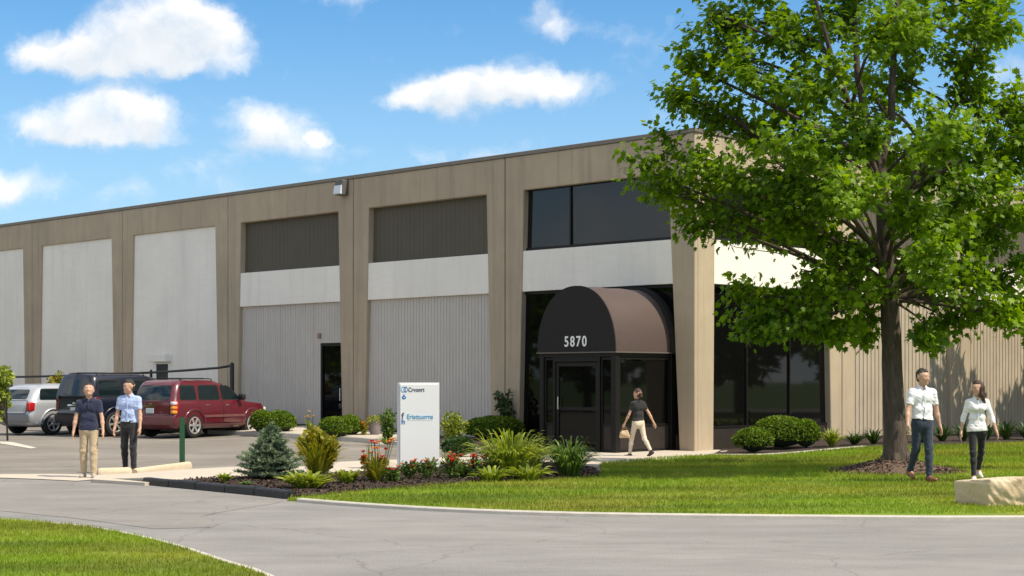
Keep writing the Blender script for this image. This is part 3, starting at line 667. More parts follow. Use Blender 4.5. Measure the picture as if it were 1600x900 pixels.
def scatter(name, pts, dirs, ups, size, kind, m, parent, tint=None, rng=RNG, smooth=False, keep=None):
    """one mesh of many small leaves: base point, direction of the midrib, facing"""
    T, F_ = tmpl(kind); n = len(pts); k = len(T)
    d = unit(dirs); u = ups - (ups * d).sum(1, keepdims=True) * d; u = unit(u); s = np.cross(d, u)
    size = np.broadcast_to(size, (n,))[:, None, None]
    V = pts[:, None, :] + size * (T[None, :, 0:1] * s[:, None, :] + T[None, :, 1:2] * d[:, None, :] + T[None, :, 2:3] * u[:, None, :])
    fl = [len(f) for f in F_]; base = np.concatenate([np.array(f) for f in F_]); loops = (base[None, :] + (np.arange(n) * k)[:, None]).ravel()
    lt = np.tile(fl, n); ls = np.concatenate([[0], np.cumsum(lt)[:-1]])
    me = bpy.data.meshes.new(name); off = np.array(WL[parent]) if parent else np.zeros(3)
    me.vertices.add(n * k); me.vertices.foreach_set('co', (V.reshape(-1, 3) - off).astype(np.float32).ravel())
    me.loops.add(len(loops)); me.loops.foreach_set('vertex_index', loops.astype(np.int32))
    me.polygons.add(len(lt)); me.polygons.foreach_set('loop_start', ls.astype(np.int32)); me.polygons.foreach_set('loop_total', lt.astype(np.int32))
    if tint is not None:
        a = me.attributes.new('tint', 'FLOAT', 'POINT'); a.data.foreach_set('value', np.repeat(tint, k).astype(np.float32))
    me.materials.append(K[m]); me.update(calc_edges=True); me.validate()
    o = link(bpy.data.objects.new(name, me))
    if parent: o.parent = parent; WL[o] = WL[parent]
    return o
def rnd_unit(n): return unit(RNG.normal(size=(n, 3)))
def ball_pts(n, c, r, shell=.75):
    d = rnd_unit(n); rr = (RNG.uniform(shell ** 3, 1, n) ** (1/3))[:, None]
    return np.array(c) + d * rr * np.array(r), d
def lump(d, k=3.0, seed=0):
    a = np.array([1.3+seed, 2.1, .7+seed*.7])
    return (np.sin(d[:, 0]*k + a[0]*3) * np.sin(d[:, 1]*k*1.2 + a[1]*5) + np.sin(d[:, 2]*k*1.5 + a[2]*4) * .6 + .5*np.sin(d[:,0]*k*2.3+d[:,2]*k*2+a[1])) * .5

def boxwood(u, v, w, h, label, group, m='box', kind='oval', size=.055, n=None, depth=.9, flat=.55, name='boxwood_shrub', dz=.07, lumpk=3.2):
    """clipped round shrub: u,v = pixel of the foot; w,h = pixel width and height"""
    b = G(u, v, dz); b.z = g1(b.x, b.y) + .03; s = b.y / FPX; rx, rz = w * s / 2, h * s; ry = rx * depth
    t = empty(name, tuple(b), label, 'shrub', group)
    n = n or int(2600 * (rx * rz) / .3); n = max(700, min(n, 7000)); sd = random.uniform(0, 9)
    # leaf shell over an uneven dome
    d = rnd_unit(n); d[:, 2] = np.where(d[:, 2] < -.45, -d[:, 2], d[:, 2])
    f = 1 + .07 * lump(d, lumpk, sd) + .03 * lump(d, 9, sd + 2)
    cz = rz * flat
    R3 = np.array([rx, ry, 1.0]); zz = np.where(d[:, 2] > 0, rz - cz, cz)
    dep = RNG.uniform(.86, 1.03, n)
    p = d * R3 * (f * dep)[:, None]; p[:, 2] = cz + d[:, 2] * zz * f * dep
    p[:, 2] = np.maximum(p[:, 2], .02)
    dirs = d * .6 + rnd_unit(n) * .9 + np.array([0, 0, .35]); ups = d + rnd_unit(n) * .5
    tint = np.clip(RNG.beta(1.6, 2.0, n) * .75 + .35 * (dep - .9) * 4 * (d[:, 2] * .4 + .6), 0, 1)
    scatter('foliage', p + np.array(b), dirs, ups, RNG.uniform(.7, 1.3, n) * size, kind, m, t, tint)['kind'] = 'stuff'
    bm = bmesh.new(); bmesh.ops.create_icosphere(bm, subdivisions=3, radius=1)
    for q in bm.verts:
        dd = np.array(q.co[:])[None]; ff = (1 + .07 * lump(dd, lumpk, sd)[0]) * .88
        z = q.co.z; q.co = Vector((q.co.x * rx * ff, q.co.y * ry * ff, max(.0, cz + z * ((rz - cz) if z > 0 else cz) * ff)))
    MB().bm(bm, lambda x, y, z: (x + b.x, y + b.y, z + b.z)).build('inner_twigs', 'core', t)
    for k in range(3): MB().tube([b + Vector((RNG.uniform(-.1,.1), RNG.uniform(-.1,.1), -.05)), b + Vector((RNG.uniform(-.2,.2)*rx, RNG.uniform(-.2,.2)*rx, cz))], [.02, .012], 5).build('stem', 'twig', t)
    return t
def clump(u, v, w, h, label, cat, m, n=70, name='leafy_plant', group=None, droop=.6, wd=.03, dz=.07, tips=None, up=.5, jitter=.15, extra=None):
    """fountain of strap leaves: each leaf a curved ribbon; tips = (material, count, size, kind, part name) for flowers"""
    b = G(u, v, dz); b.z = g1(b.x, b.y) + dz - .02; s = b.y / FPX; r, H = w * s / 2 * 1.2, h * s * 1.45
    t = empty(name, tuple(b), label, cat, group); V = []; F = []; T = []; ends = []
    for i in range(n):
        a = RNG.uniform(0, 2 * math.pi); q = RNG.uniform(.25, 1) ** .6; reach = r * q * RNG.uniform(.75, 1.05); hh = H * RNG.uniform(.55, 1.02) * (1.12 - .45 * q)
        base = np.array([math.cos(a), math.sin(a), 0]) * r * jitter * RNG.uniform(0, 1)
        dirv = np.array([math.cos(a), math.sin(a), 0]); side = np.array([-math.sin(a), math.cos(a), 0]); tw = RNG.uniform(-.5, .5)
        n0 = len(V); tn = RNG.uniform(0, 1); sg = 5; ww = wd * RNG.uniform(.7, 1.3)
        for k in range(sg + 1):
            f = k / sg; x = reach * (f ** 1.15); z = hh * (f * (1 + up) - (up + droop * q * .55) * f ** 2.2)
            p = np.array(b) + base + dirv * x + np.array([0, 0, max(z, .01)])
            wk = ww * math.sin(math.pi * min(1, .18 + .82 * f)) ** .8 if k < sg else 0.001
            sd = side * math.cos(tw) + np.array([0, 0, 1]) * math.sin(tw)
            V += [p - sd * wk / 2, p + sd * wk / 2]; T += [tn * (.5 + .5 * f)] * 2
        F += [(n0+2*k, n0+2*k+1, n0+2*k+3, n0+2*k+2) for k in range(sg)]
        ends.append((V[-1], dirv))
    o = obj('leaves', V, F, m, t, attr=T, smooth=True)
    if n > 60: o['kind'] = 'stuff'
    if tips:
        for (fm, cnt, fs, fk, pn) in tips:
            for i in range(cnt):
                a = RNG.uniform(0, 6.28); q = RNG.uniform(0, .85); top = np.array(b) + np.array([math.cos(a) * r * q, math.sin(a) * r * q, H * RNG.uniform(.7, 1.05)])
                k = 7; dd = rnd_unit(k) * .6; ang = np.arange(k) / k * 6.28 + RNG.uniform(0, 6)
                dd = np.stack([np.cos(ang), np.sin(ang), RNG.uniform(.1, .9, k)], 1)
                st = scatter(pn, np.repeat(top[None], k, 0), dd, np.repeat([[0, 0, 1.]], k, 0) + rnd_unit(k) * .3, fs * RNG.uniform(.8, 1.2, k), fk, fm, t, RNG.uniform(0, 1, k))
                MB().tube([np.array(b) + (top - np.array(b)) * np.array([.3, .3, 0]), top], .006, 4).build('flower_stem', 'green', t)
    return t
def bushy(u, v, w, h, label, m, n=900, size=.07, kind='oval', name='leafy_shrub', group=None, dz=.07, stems=7, cat='shrub', sparse=False, fl=None, depth=.8):
    """open shrub: stems from the foot, leaves along them"""
    b = G(u, v, dz); b.z = g1(b.x, b.y) + dz - .02; s = b.y / FPX; r, H = w * s / 2, h * s
    t = empty(name, tuple(b), label, cat, group); P_ = []; D_ = []
    for i in range(stems):
        a = i / stems * 6.28 + RNG.uniform(-.4, .4); q = RNG.uniform(.15, .95)
        tip = np.array([math.cos(a) * r * q, math.sin(a) * r * q * depth, H * math.sqrt(max(.05, 1 - (q * .75) ** 2)) * RNG.uniform(.85, 1.02)])
        pts = [np.array(b) + tip * f * np.array([f ** .5 if f else 0, f ** .5 if f else 0, 1]) for f in np.linspace(0, 1, 6)]
        MB().tube(pts, [.012 * (1 - .7 * f) + .002 for f in np.linspace(0, 1, 6)], 5).build('stem', 'twig', t)
        k = n // stems; f = RNG.uniform(.12 if not sparse else .35, 1, k); idx = f * 5
        pp = np.array([np.interp(idx, range(6), [p[j] for p in pts]) for j in range(3)]).T
        spread = (.36 if not sparse else .16) * r * np.sin(np.clip(f, .15, .9) * 3.14) + .02
        off = rnd_unit(k) * spread[:, None] * RNG.uniform(0, 1, k)[:, None] ** .5
        P_.append(pp + off); D_.append(off / np.maximum(spread[:, None], 1e-3) + np.array([0, 0, .3]) + rnd_unit(k) * .6)
    P_ = np.concatenate(P_); D_ = np.concatenate(D_)
    P_[:, 2] = np.maximum(P_[:, 2], b.z + .01)
    rel = (P_[:, 2] - b.z) / H
    scatter('foliage', P_, D_, rnd_unit(len(P_)) + np.array([0, 0, .8]), size * RNG.uniform(.6, 1.3, len(P_)), kind, m, t, np.clip(RNG.beta(1.4, 1.8, len(P_)) + .0 * rel, 0, 1))['kind'] = 'stuff'
    if fl:
        for (fm, cnt, fs, pn) in fl:
            pick = RNG.choice(len(P_), cnt); 
            for i in pick:
                if rel[i] < .45: i = int(np.argmax(rel * RNG.uniform(0, 1, len(rel))))
                k = 6; ang = np.arange(k) / k * 6.28; dd = np.stack([np.cos(ang), np.sin(ang), RNG.uniform(.1, .9, k)], 1)
                scatter(pn, np.repeat(P_[i][None], k, 0) + np.array([0, -.02, .03]), dd, np.repeat([[0, 0, 1.]], k, 0), fs * RNG.uniform(.8, 1.2, k), 'petal', fm, t, RNG.uniform(0, 1, k))
    return t

# ------------------------------------------------------------ lawn blades and mulch chips
def blades(name, poly, n, near, far, hgt, wid, dz=.04, fn=None):
    """grass blades strewn over a lawn, denser near the viewer's side of it"""
    xs = np.array([p[0] for p in poly]); ys = np.array([p[1] for p in poly]); out = []
    got = 0
    while got < n:
        Y = near * (far / near) ** RNG.uniform(0, 1, n); X = RNG.uniform(max(xs.min(), -30), min(xs.max(), 26), n)
        k = inside(poly, X, Y) & (np.abs(X) < Y * .42 + 1.5); out.append(np.stack([X[k], Y[k]], 1)); got += k.sum()
    q = np.concatenate(out)[:n]; z = gz(q[:, 0], q[:, 1]) + dz - .012
    if fn: z = z + np.array([fn(a, b) for a, b in q])
    p = np.column_stack([q, z]); d = np.column_stack([RNG.normal(0, .38, (n, 2)), np.ones(n)])
    sc = np.clip(q[:, 1] / 20, .8, 1.7)
    T = np.clip(RNG.beta(1.2, 3, n), 0, 1)
    o = scatter(name, p, d, rnd_unit(n) * np.array([1, 1, .2]), RNG.uniform(.6, 1.25, n) * hgt * np.sqrt(sc), 'tri', 'blade', None, T); o['kind'] = 'stuff'; return o
blades('grass', LAWN_L, 90000, 11.0, 23.0, .055, .012)
blades('grass', LAWN_M, 150000, 20.8, 46.0, .06, .012, fn=None)
def chips(name, poly, n, dz, parent=None, zf=None, m='chip'):
    xs = np.array([p[0] for p in poly]); ys = np.array([p[1] for p in poly]); X = RNG.uniform(xs.min(), xs.max(), n * 4); Y = RNG.uniform(ys.min(), ys.max(), n * 4)
    k = inside(poly, X, Y); X, Y = X[k][:n], Y[k][:n]; n = len(X); z = gz(X, Y) + dz + .004
    if zf is not None: z = z + zf(X, Y)
    d = RNG.normal(size=(n, 3)) * np.array([1, 1, .35]); o = scatter(name, np.column_stack([X, Y, z]), d, rnd_unit(n) * .6 + np.array([0, 0, 1]), RNG.uniform(.02, .06, n), 'petal', m, parent, RNG.beta(1.1, 2.2, n)); o['kind'] = 'stuff'; return o
chips('bark_chips', BED, 16000, .07)

# ------------------------------------------------------------ the big maple
TY = 29.6
def build_maple():
    base = P(1400, 727, TY); base.z = g1(base.x, base.y) + .10
    mx, my = base.x, base.y
    # mulch mound
    rad = 1.32; V = [(0, 0, .22)]; F = []; nr, na = 9, 48
    for i in range(1, nr + 1):
        for j in range(na):
            a = j / na * 2 * math.pi; r = rad * i / nr * (1 + .05 * math.sin(3 * a) + .04 * math.sin(7 * a + 1)); h = .22 * (math.cos(math.pi * (i / nr)) * .5 + .5) + RNG.uniform(-.012, .012) * (i < nr)
            V.append((r * math.cos(a), r * math.sin(a) * 1.0, h - (.12 if i == nr else 0)))
    for j in range(na):
        F.append((0, 1 + j, 1 + (j + 1) % na))
        for i in range(nr - 1): F.append((1 + i*na + j, 1 + (i+1)*na + j, 1 + (i+1)*na + (j+1) % na, 1 + i*na + (j+1) % na))
    zb = g1(mx, my) + .05
    o = obj('mulch_mound', [(x + mx, y + my, z + zb) for x, y, z in V], F, 'mulch_pale', None, 60); o['kind'] = 'structure'
    circ = [(mx + rad * .98 * math.cos(a), my + rad * .98 * math.sin(a)) for a in np.linspace(0, 6.28, 40)[:-1]]
    K['chip2'] = mat('dry_bark_chip', (.07, .045, .03), tint=(.26, .18, .13), rough=.95)
    chips('bark_chips', circ, 5000, .05, zf=lambda X, Y: .22 * (np.cos(np.pi * np.clip(np.hypot(X - mx, Y - my) / rad, 0, 1)) * .5 + .5), m='chip2')
    t = empty('maple_tree', tuple(base), 'large leafy maple with dark trunk rising from the round mulch mound on the lawn', 'tree')
    px = lambda u, v, dy=0: P(u, v, TY + dy)
    tr = [(1400,745,0),(1400,722,0),(1399,700,0),(1397,660,0),(1395,600,0),(1394,540,0),(1390,470,0),(1384,400,0),(1381,340,0),(1376,280,0),(1368,225,0)]
    rad_ = [.35,.27,.23,.205,.19,.18,.168,.155,.14,.12,.095]
    def organic(pts, rr, n=14, amp=.05, k=5):
        pts = [Vector(p) for p in pts]
        idx = np.linspace(0, len(pts) - 1, (len(pts) - 1) * k + 1)
        pp = [Vector([np.interp(i, range(len(pts)), [p[j] for p in pts]) for j in range(3)]) for i in idx]; r2 = np.interp(idx, range(len(pts)), rr)
        m_ = MB().tube(pp, list(r2), n)
        for i in range(len(m_.v)):
            c = pp[min(i // n, len(pp) - 1)]; q = Vector(m_.v[i]) - c; a = (i % n) / n * 6.28; z = c.z
            m_.v[i] = tuple(c + q * (1 + amp * (math.sin(5 * a + z * 1.3) + .7 * math.sin(3 * a - z * 2.1) + .5 * math.sin(z * 9 + a * 7))))
        return m_
    organic([px(*p) for p in tr], rad_, 18, .035, 6).build('trunk', 'bark', t, True)
    # root flare
    rf = MB()
    for k in range(6):
        a = k * 1.05 + .3; d = Vector((math.cos(a), math.sin(a), 0)); rf.tube([base + d * .16 + Vector((0,0,.30)), base + d * .27 + Vector((0,0,.12)), base + d * .42 + Vector((0,0,-.04))], [.07, .075, .03], 7)
    rf.build('root_flare', 'bark', t, True)
    leaders = [([(1368,232,0),(1352,180,.1),(1340,120,.3),(1336,40,.4),(1332,-50,.5),(1328,-120,.4)], [.085,.075,.062,.05,.035,.015]),
               ([(1374,262,0),(1392,190,-.1),(1394,130,-.2),(1398,60,-.3),(1405,-40,-.3),(1410,-120,-.2)], [.085,.075,.065,.052,.036,.015]),
               ([(1376,290,0),(1330,170,-.5),(1300,90,-.8),(1275,0,-1.0),(1262,-80,-1.1)], [.07,.055,.045,.03,.012]),
               ([(1382,360,0),(1432,270,.4),(1490,170,.6),(1530,80,.7),(1550,-20,.7)], [.075,.06,.045,.03,.012])]
    for pts, rr in leaders: organic([px(*p) for p in pts], rr, 10, .04, 5).build('limb', 'bark', t, True)
    spine = [(px(*p)) for p in tr[4:]] + [px(*p) for p in leaders[0][0][1:]]
    spine2 = [px(*p) for p in leaders[1][0]]; spine3 = [px(*p) for p in leaders[2][0]]; spine4 = [px(*p) for p in leaders[3][0]]
    nodes = []
    for sp in (spine, spine2, spine3, spine4):
        for i in range(len(sp) - 1):
            for f in (0, .33, .66): nodes.append(sp[i].lerp(sp[i+1], f))
    nodes = [q for q in nodes if q.z > 3.0]
    # leafy masses: (u, v, metres nearer/farther, half-width px, half-height px)
    B = [(1000,262,0,42,34),(1035,235,.2,40,36),(1062,300,.5,58,34),(1105,345,-.3,52,28),(1105,255,-.6,62,48),(1150,300,.3,62,44),(1040,130,0,34,34),(1082,165,.4,54,50),(1060,95,.2,34,26),
         (1120,70,0,62,52),(1140,205,.8,62,50),(1112,18,-.2,44,36),(1180,110,-.9,66,52),(1180,30,.5,62,46),(1190,345,.9,52,38),(1210,250,-1.4,74,54),(1220,170,.9,62,52),
         (1240,330,-1.0,60,44),(1250,60,-.4,66,52),(1270,230,1.2,66,52),(1290,130,-1.2,62,52),(1290,300,-1.8,66,48),(1310,20,.6,66,50),(1300,370,-.6,56,38),(1340,200,-1.6,54,46),
         (1440,60,-.5,52,46),(1470,-10,.3,70,50),(1500,90,.6,58,48),(1540,30,-.4,56,40),(1480,180,-1.3,56,46),(1530,150,.4,50,46),(1560,220,-.4,60,50),(1470,270,1.0,60,46),(1530,290,-1.4,66,50),
         (1590,160,.6,48,46),(1610,260,.4,60,54),(1600,340,-.6,64,50),(1520,370,.7,64,44),(1460,350,-1.8,50,36),(1580,420,-.2,60,40),(1650,180,0,60,60),(1680,290,.3,70,60),(1690,400,0,60,50),
         (1500,440,-1.1,60,38),(1440,440,1.2,44,34),(1560,490,-.5,56,32),(1500,505,.4,50,28),(1620,500,.3,56,34),(1460,520,-.8,38,22),(1680,480,.2,50,36),
         (1160,500,-.2,44,30),(1205,485,.3,50,36),(1250,505,-.7,54,34),(1290,470,.3,56,36),(1300,515,-.5,46,28),(1340,450,-1.0,52,44),(1350,510,.5,36,34),(1330,400,.9,48,36),(1150,462,.2,28,18),
         (1250,420,-.9,48,26),(1400,400,1.5,50,40),(1400,230,1.8,60,50),(1400,120,1.2,50,46),(1420,310,-2.2,46,34),
         (1180,-50,0,70,50),(1270,-90,.3,80,60),(1370,-100,-.6,80,60),(1460,-100,.4,80,60),(1550,-60,0,70,50),(1380,-150,0,70,46),
         (1350,150,3.0,80,60),(1450,250,3.3,80,60),(1500,350,2.6,70,50),(1400,20,2.8,80,60),
         (1330,280,-3.0,50,40),(1480,210,-3.0,56,44),(1390,30,-2.6,70,50),(1250,220,-2.8,56,44),(1470,400,-2.6,50,34),(1530,30,2.4,70,50)]
    LP = []; LD = []; LU = []; tw = MB(); big = MB()
    for (u, v, dy, ru, rv) in B:
        c = px(u, v, dy); s = (TY + dy) / FPX; r = np.array([ru * s, min(ru, rv) * s * 1.1, rv * s])
        hd = [(q, math.hypot(c.x - q.x, c.y - q.y)) for q in nodes]
        a = min(hd, key=lambda e: abs((c.z - e[0].z) - .55 * e[1]) + .25 * e[1])[0]
        mid = a.lerp(c, .5) + Vector((RNG.uniform(-.12,.12), RNG.uniform(-.12,.12), RNG.uniform(-.02,.22)))
        Ln = (c - a).length; r0 = min(.055, .014 + .012 * Ln)
        organic([a, a.lerp(mid, .5) + Vector((0,0,.03)), mid, mid.lerp(c, .55), c], [r0, r0 * .85, r0 * .65, r0 * .45, r0 * .25], 7, .05, 3).build('branch', 'bark', t, True)
        area = ru * rv / 2500; nt = int(5 + 6 * area)
        for _ in range(nt):
            d = rnd_unit(1)[0]; tip = np.array(c) + d * r * RNG.uniform(.7, 1.08); st = np.array(a.lerp(c, RNG.uniform(.55, 1.0)))
            mdp = (st + tip) / 2 + RNG.normal(0, .06, 3); tw.tube([st, mdp, tip], [.013, .008, .003], 4, False)
            k = int(44 * RNG.uniform(.6, 1.4)); f = RNG.uniform(.3, 1.06, k)
            pp = (1-f)[:, None]**2 * st + (2*f*(1-f))[:, None] * mdp + (f**2)[:, None] * tip
            off = RNG.normal(0, .095, (k, 3)); pp = pp + off; LP.append(pp)
            out = unit(pp - np.array(px(1390, 300)))
            LD.append(unit(tip - st)[None] * .5 + off * 4 + np.array([0, 0, -.55]) + RNG.normal(0, .45, (k, 3))); LU.append(out * .55 + np.array([0, 0, .75]) + RNG.normal(0, .45, (k, 3)))
    tw.build('twigs', 'twig', t)['kind'] = 'stuff'
    LP = np.concatenate(LP); LD = np.concatenate(LD); LU = np.concatenate(LU); n = len(LP)
    print('maple leaves', n)
    # a stem keeps its own tone: colour varies slowly from spray to spray, quickly from leaf to leaf
    tn = np.clip(.42 + .22 * np.sin(LP[:, 0] * 2.1 + 1) * np.sin(LP[:, 2] * 2.7) + RNG.normal(0, .22, n), 0, 1)
    sz = RNG.uniform(.09, .16, n)
    # the leaves that show largest are leaves of their own
    front = np.argsort(LP[:, 1] + RNG.uniform(0, .6, n))[:240]; rest = np.setdiff1d(np.arange(n), front)
    scatter('crown', LP[rest], LD[rest], LU[rest], sz[rest], 'maple', 'leaf', t, tn[rest])['kind'] = 'stuff'
    T, F_ = tmpl('maple'); protos = []
    for q in range(4):
        me = bpy.data.meshes.new('leaf'); me.from_pydata((T * .15).tolist(), [], F_); me.materials.append(K['leaf'])
        at = me.attributes.new('tint', 'FLOAT', 'POINT'); at.data.foreach_set('value', np.full(len(T), .2 + .2 * q, np.float32)); protos.append(me)
    d = unit(LD); uu = unit(LU - (LU * d).sum(1, keepdims=True) * d); ss = np.cross(d, uu)
    for k, i in enumerate(front):
        o = link(bpy.data.objects.new('leaf', protos[k % 4])); o.parent = t
        M = Matrix([list(ss[i]), list(d[i]), list(uu[i])]).transposed().to_4x4(); M.translation = Vector(LP[i]) - base
        o.matrix_local = M
build_maple()

# ------------------------------------------------------------ trees out of frame: they shade the sunny wall and darken the glass
def simple_tree(loc, H, r, seed, low=False, label=None):
    t = empty('maple_tree', loc, label, 'tree', 'maples around the car park')
    MB().tube([Vector(loc) + Vector((0,0,-.2)), Vector(loc) + Vector((.05,0,H*.4)), Vector(loc) + Vector((0,.1,H*.85))], [.24,.18,.05], 9).build('trunk', 'bark', t, True)
    LP = []; LD = []
    for k in range(40):
        d = rnd_unit(1)[0]; c = np.array(loc) + np.array([0, 0, H * (.54 if low else .6)]) + d * np.array([r, r, H * (.46 if low else .36)]) * RNG.uniform(.35, .85)
        p, n_ = ball_pts(170 if low else 85, c, (r*.33, r*.33, r*.27), .3); LP.append(p); LD.append(n_ + RNG.normal(0, .5, n_.shape))
        MB().tube([Vector(loc) + Vector((0, 0, max(H*.25, (c[2]-loc[2])*.75))), Vector(c)], [.05, .01], 5).build('branch', 'bark', t)
    LP = np.concatenate(LP); LD = np.concatenate(LD)
    scatter('crown', LP, LD, rnd_unit(len(LP)) + np.array([0, 0, .6]), RNG.uniform(.22, .4, len(LP)) * (1.5 if low else 1), 'maple', 'leaf', t, RNG.beta(2, 2, len(LP)))['kind'] = 'stuff'
    return t
t0_ = simple_tree((18.3, 47.8, .0), 9.0, 2.6, 1, False, 'broad green maple just past the right edge, shading the sunny board wall')
for (x, y, r_) in ((20.5, 50.6, 1), (16.2,42.5,2)): pass
copy_tree(t0_, (21.6, 51.2, 0), 2.0)['label'] = 'broad green maple farther back past the right edge, beside the board wall'
t1_ = simple_tree((-42, 30, 0), 9.5, 4.2, 2, True, 'bushy green maple past the car park, mirrored in the dark glass')
for i, (x, y) in enumerate([(-43,38),(-41,46),(-44,54),(-42,62),(-45,70),(-40,22),(46,30),(48,37),(45,43),(47,49),(46,55),(49,61)]):
    c_ = copy_tree(t1_, (x, y, 0), i * 1.3); c_.scale = (1.45, 1.45, 1.4) if x > 0 else (1, 1, 1)

# ------------------------------------------------------------ shrubs and flowers
g = 'clipped boxwoods along the grey wall'
boxwood(409, 671, 34, 38, 'dark round boxwood half hidden behind the maroon car bonnet', g, dz=.13)
boxwood(437, 671, 51, 36, 'round clipped boxwood standing right of the maroon car', g, dz=.13)
boxwood(546, 673, 42, 34, 'darker boxwood just behind and right of its twin below the side door', g, dz=.13)
boxwood(524, 676, 50, 35, 'round clipped boxwood in front of the dark side door', g, dz=.13)
boxwood(772, 690, 92, 39, 'wide clipped boxwood left of the entrance, behind the yellow daylilies', 'clipped boxwoods near the entrance', flat=.5, depth=.7)
boxwood(716, 712, 46, 30, 'low dark green shrub between the white sign and the wide boxwood', 'clipped boxwoods near the entrance', 'dkgreen', size=.08, depth=.8)
g = 'clipped boxwoods under the corner windows'
boxwood(1222, 700, 92, 50, 'largest rounded boxwood of the group under the corner windows', g, depth=.75)
boxwood(1259, 699, 44, 44, 'boxwood at the right end of the group under the corner windows', g, depth=.8)
boxwood(1177, 706, 61, 39, 'small round boxwood at the left front of the group under the windows', g)
def spruce(u, v, w, h):
    b = G(u, v, .06); b.z = g1(b.x, b.y) + .05; s = b.y / FPX; r, H = w * s / 2, h * s
    t = empty('blue_spruce', tuple(b), 'small dense blue spruce on the dark mulch left of the sign', 'conifer')
    MB().tube([b, b + Vector((.02, 0, H * .97))], [.045, .008], 7).build('trunk', 'bark', t, True)
    NP = []; ND = []; NT = []; br = MB()
    for lvl in range(12):
        f = lvl / 11; z = .04 + (H * .93 - .04) * f ** .92; rl = r * (1 - f) ** .88 * (1.12 if 0 < lvl < 4 else 1.0) + .035; nb = int(13 - 8 * f)
        for k in range(nb):
            a = k / nb * 6.28 + lvl * 1.1 + RNG.uniform(-.2, .2); L = rl * RNG.uniform(.66, 1.14); d = np.array([math.cos(a), math.sin(a), 0])
            pts = [np.array(b) + np.array([0, 0, z]) + d * L * q + np.array([0, 0, L * (.02 * q + .26 * q * q - .02) * (.6 + f * 3)]) for q in (0, .35, .7, 1)]
            br.tube(pts, [.012, .009, .006, .003], 4, False)
            twigs = [(pts[0], pts[3])]
            for q in (.3, .45, .6, .75, .88):
                for sg in (-1, 1):
                    st = pts[0] + (pts[3] - pts[0]) * q; sd = np.array([-d[1], d[0], 0]) * sg
                    twigs.append((st, st + (d * .8 + sd * .75 + np.array([0, 0, .12 + f * .3])) * L * .42 * (1.12 - q) ** .5))
            for (p0, p1) in twigs:
                ln = np.linalg.norm(p1 - p0); k2 = max(7, int(ln * 150)); q = RNG.uniform(0 if p0 is not pts[0] else .25, 1.03, k2)
                NP.append(p0 + (p1 - p0) * q[:, None]); ax = unit((p1 - p0)[None])[0]
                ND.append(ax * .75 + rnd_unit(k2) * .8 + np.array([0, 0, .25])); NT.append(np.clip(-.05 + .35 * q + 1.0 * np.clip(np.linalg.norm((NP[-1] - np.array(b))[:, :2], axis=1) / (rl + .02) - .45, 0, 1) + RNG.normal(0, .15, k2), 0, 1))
    lead = np.array(b) + np.array([0, 0, H * .93]); q = RNG.uniform(0, 1, 90); NP.append(lead + np.array([0, 0, 1]) * q[:, None] * H * .13); ND.append(rnd_unit(90) + np.array([0, 0, .9])); NT.append(np.full(90, .7)); br.tube([lead, lead + np.array([0, 0, H * .13])], [.008, .004], 5)
    br.build('branches', 'twig', t)['kind'] = 'stuff'
    NP = np.concatenate(NP); print('needles', len(NP))
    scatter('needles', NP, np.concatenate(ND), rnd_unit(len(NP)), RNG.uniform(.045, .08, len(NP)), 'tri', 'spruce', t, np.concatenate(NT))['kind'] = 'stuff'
spruce(424, 748, 94, 83)
bushy(497, 738, 74, 66, 'yellow and orange tinged rounded shrub right of the blue spruce', 'orangeleaf', n=3400, size=.085, stems=16, depth=.9)
clump(497, 739, 84, 58, 'arching yellow green strap leaves spilling from the yellow and orange shrub', 'plant', 'orangeleaf', n=230, name='strap_leaf_plant', wd=.024, up=.5, jitter=.35)
g = 'small yellow green hostas in the mulch bed'
clump(481, 762, 62, 26, 'wide yellow green hosta at the lower edge of the mulch bed', 'plant', 'ygreen', n=260, name='hosta', group=g, wd=.06, droop=.5, jitter=.55)
clump(543, 755, 34, 24, 'small yellow green hosta between the wide hosta and the orange flowers', 'plant', 'ygreen', n=120, name='hosta', group=g, wd=.05, droop=.5, jitter=.5)
clump(351, 753, 32, 17, 'tiny pale green hosta left of the blue spruce', 'plant', 'ygreen', n=55, name='hosta', group=g, wd=.045, droop=.7)
clump(385, 757, 24, 8, 'low green sprout under the blue spruce', 'plant', 'green', n=30, name='sprout', group=g, wd=.03)
clump(590, 752, 56, 44, 'spiky green and bronze leaves in front of the orange flowers', 'plant', 'orangeleaf', n=90, name='strap_leaf_plant', wd=.02, tips=[('orange', 8, .06, 'petal', 'flower'), ('red', 6, .06, 'petal', 'flower')])
bushy(584, 750, 52, 40, 'orange and red flowering clump left of the sign foot', 'orangeleaf', n=700, size=.07, name='flowering_plant', cat='flowers', fl=[('red', 18, .055, 'flower'), ('orange', 18, .055, 'flower'), ('pink', 12, .055, 'flower')])
clump(577, 738, 18, 42, 'thin upright yellow green stems behind the orange flowers', 'plant', 'ygreen', n=22, name='upright_plant', wd=.016, up=.1, droop=.1)
bushy(612, 752, 30, 20, 'red flowered low plant beside the orange clump', 'green', n=280, size=.06, name='flowering_plant', cat='flowers', fl=[('red', 4, .06, 'flower')])
for (u, v, w, h, fl, lab) in ((640,748,40,30,[('pink',12,.06,'flower')],'coral flowered plant in front of the sign at its left edge'), (668,748,36,34,[('pink',8,.055,'flower'),('orange',3,.05,'flower')],'coral flowered plant in front of the sign at its right edge'),
        (706,747,40,38,[('red',9,.06,'flower'),('pink',9,.055,'flower')],'red and coral flowers just right of the sign foot'), (742,746,40,36,[('red',14,.06,'flower'),('pink',4,.05,'flower')],'red flowers at the left foot of the big yellow daylily')):
    bushy(u, v, w * 1.35, h * .95, lab, 'green', n=300, stems=15, sparse=(u in (640, 668)), size=.06, name='flowering_plant', cat='flowers', group='low flowers around the sign', fl=fl)
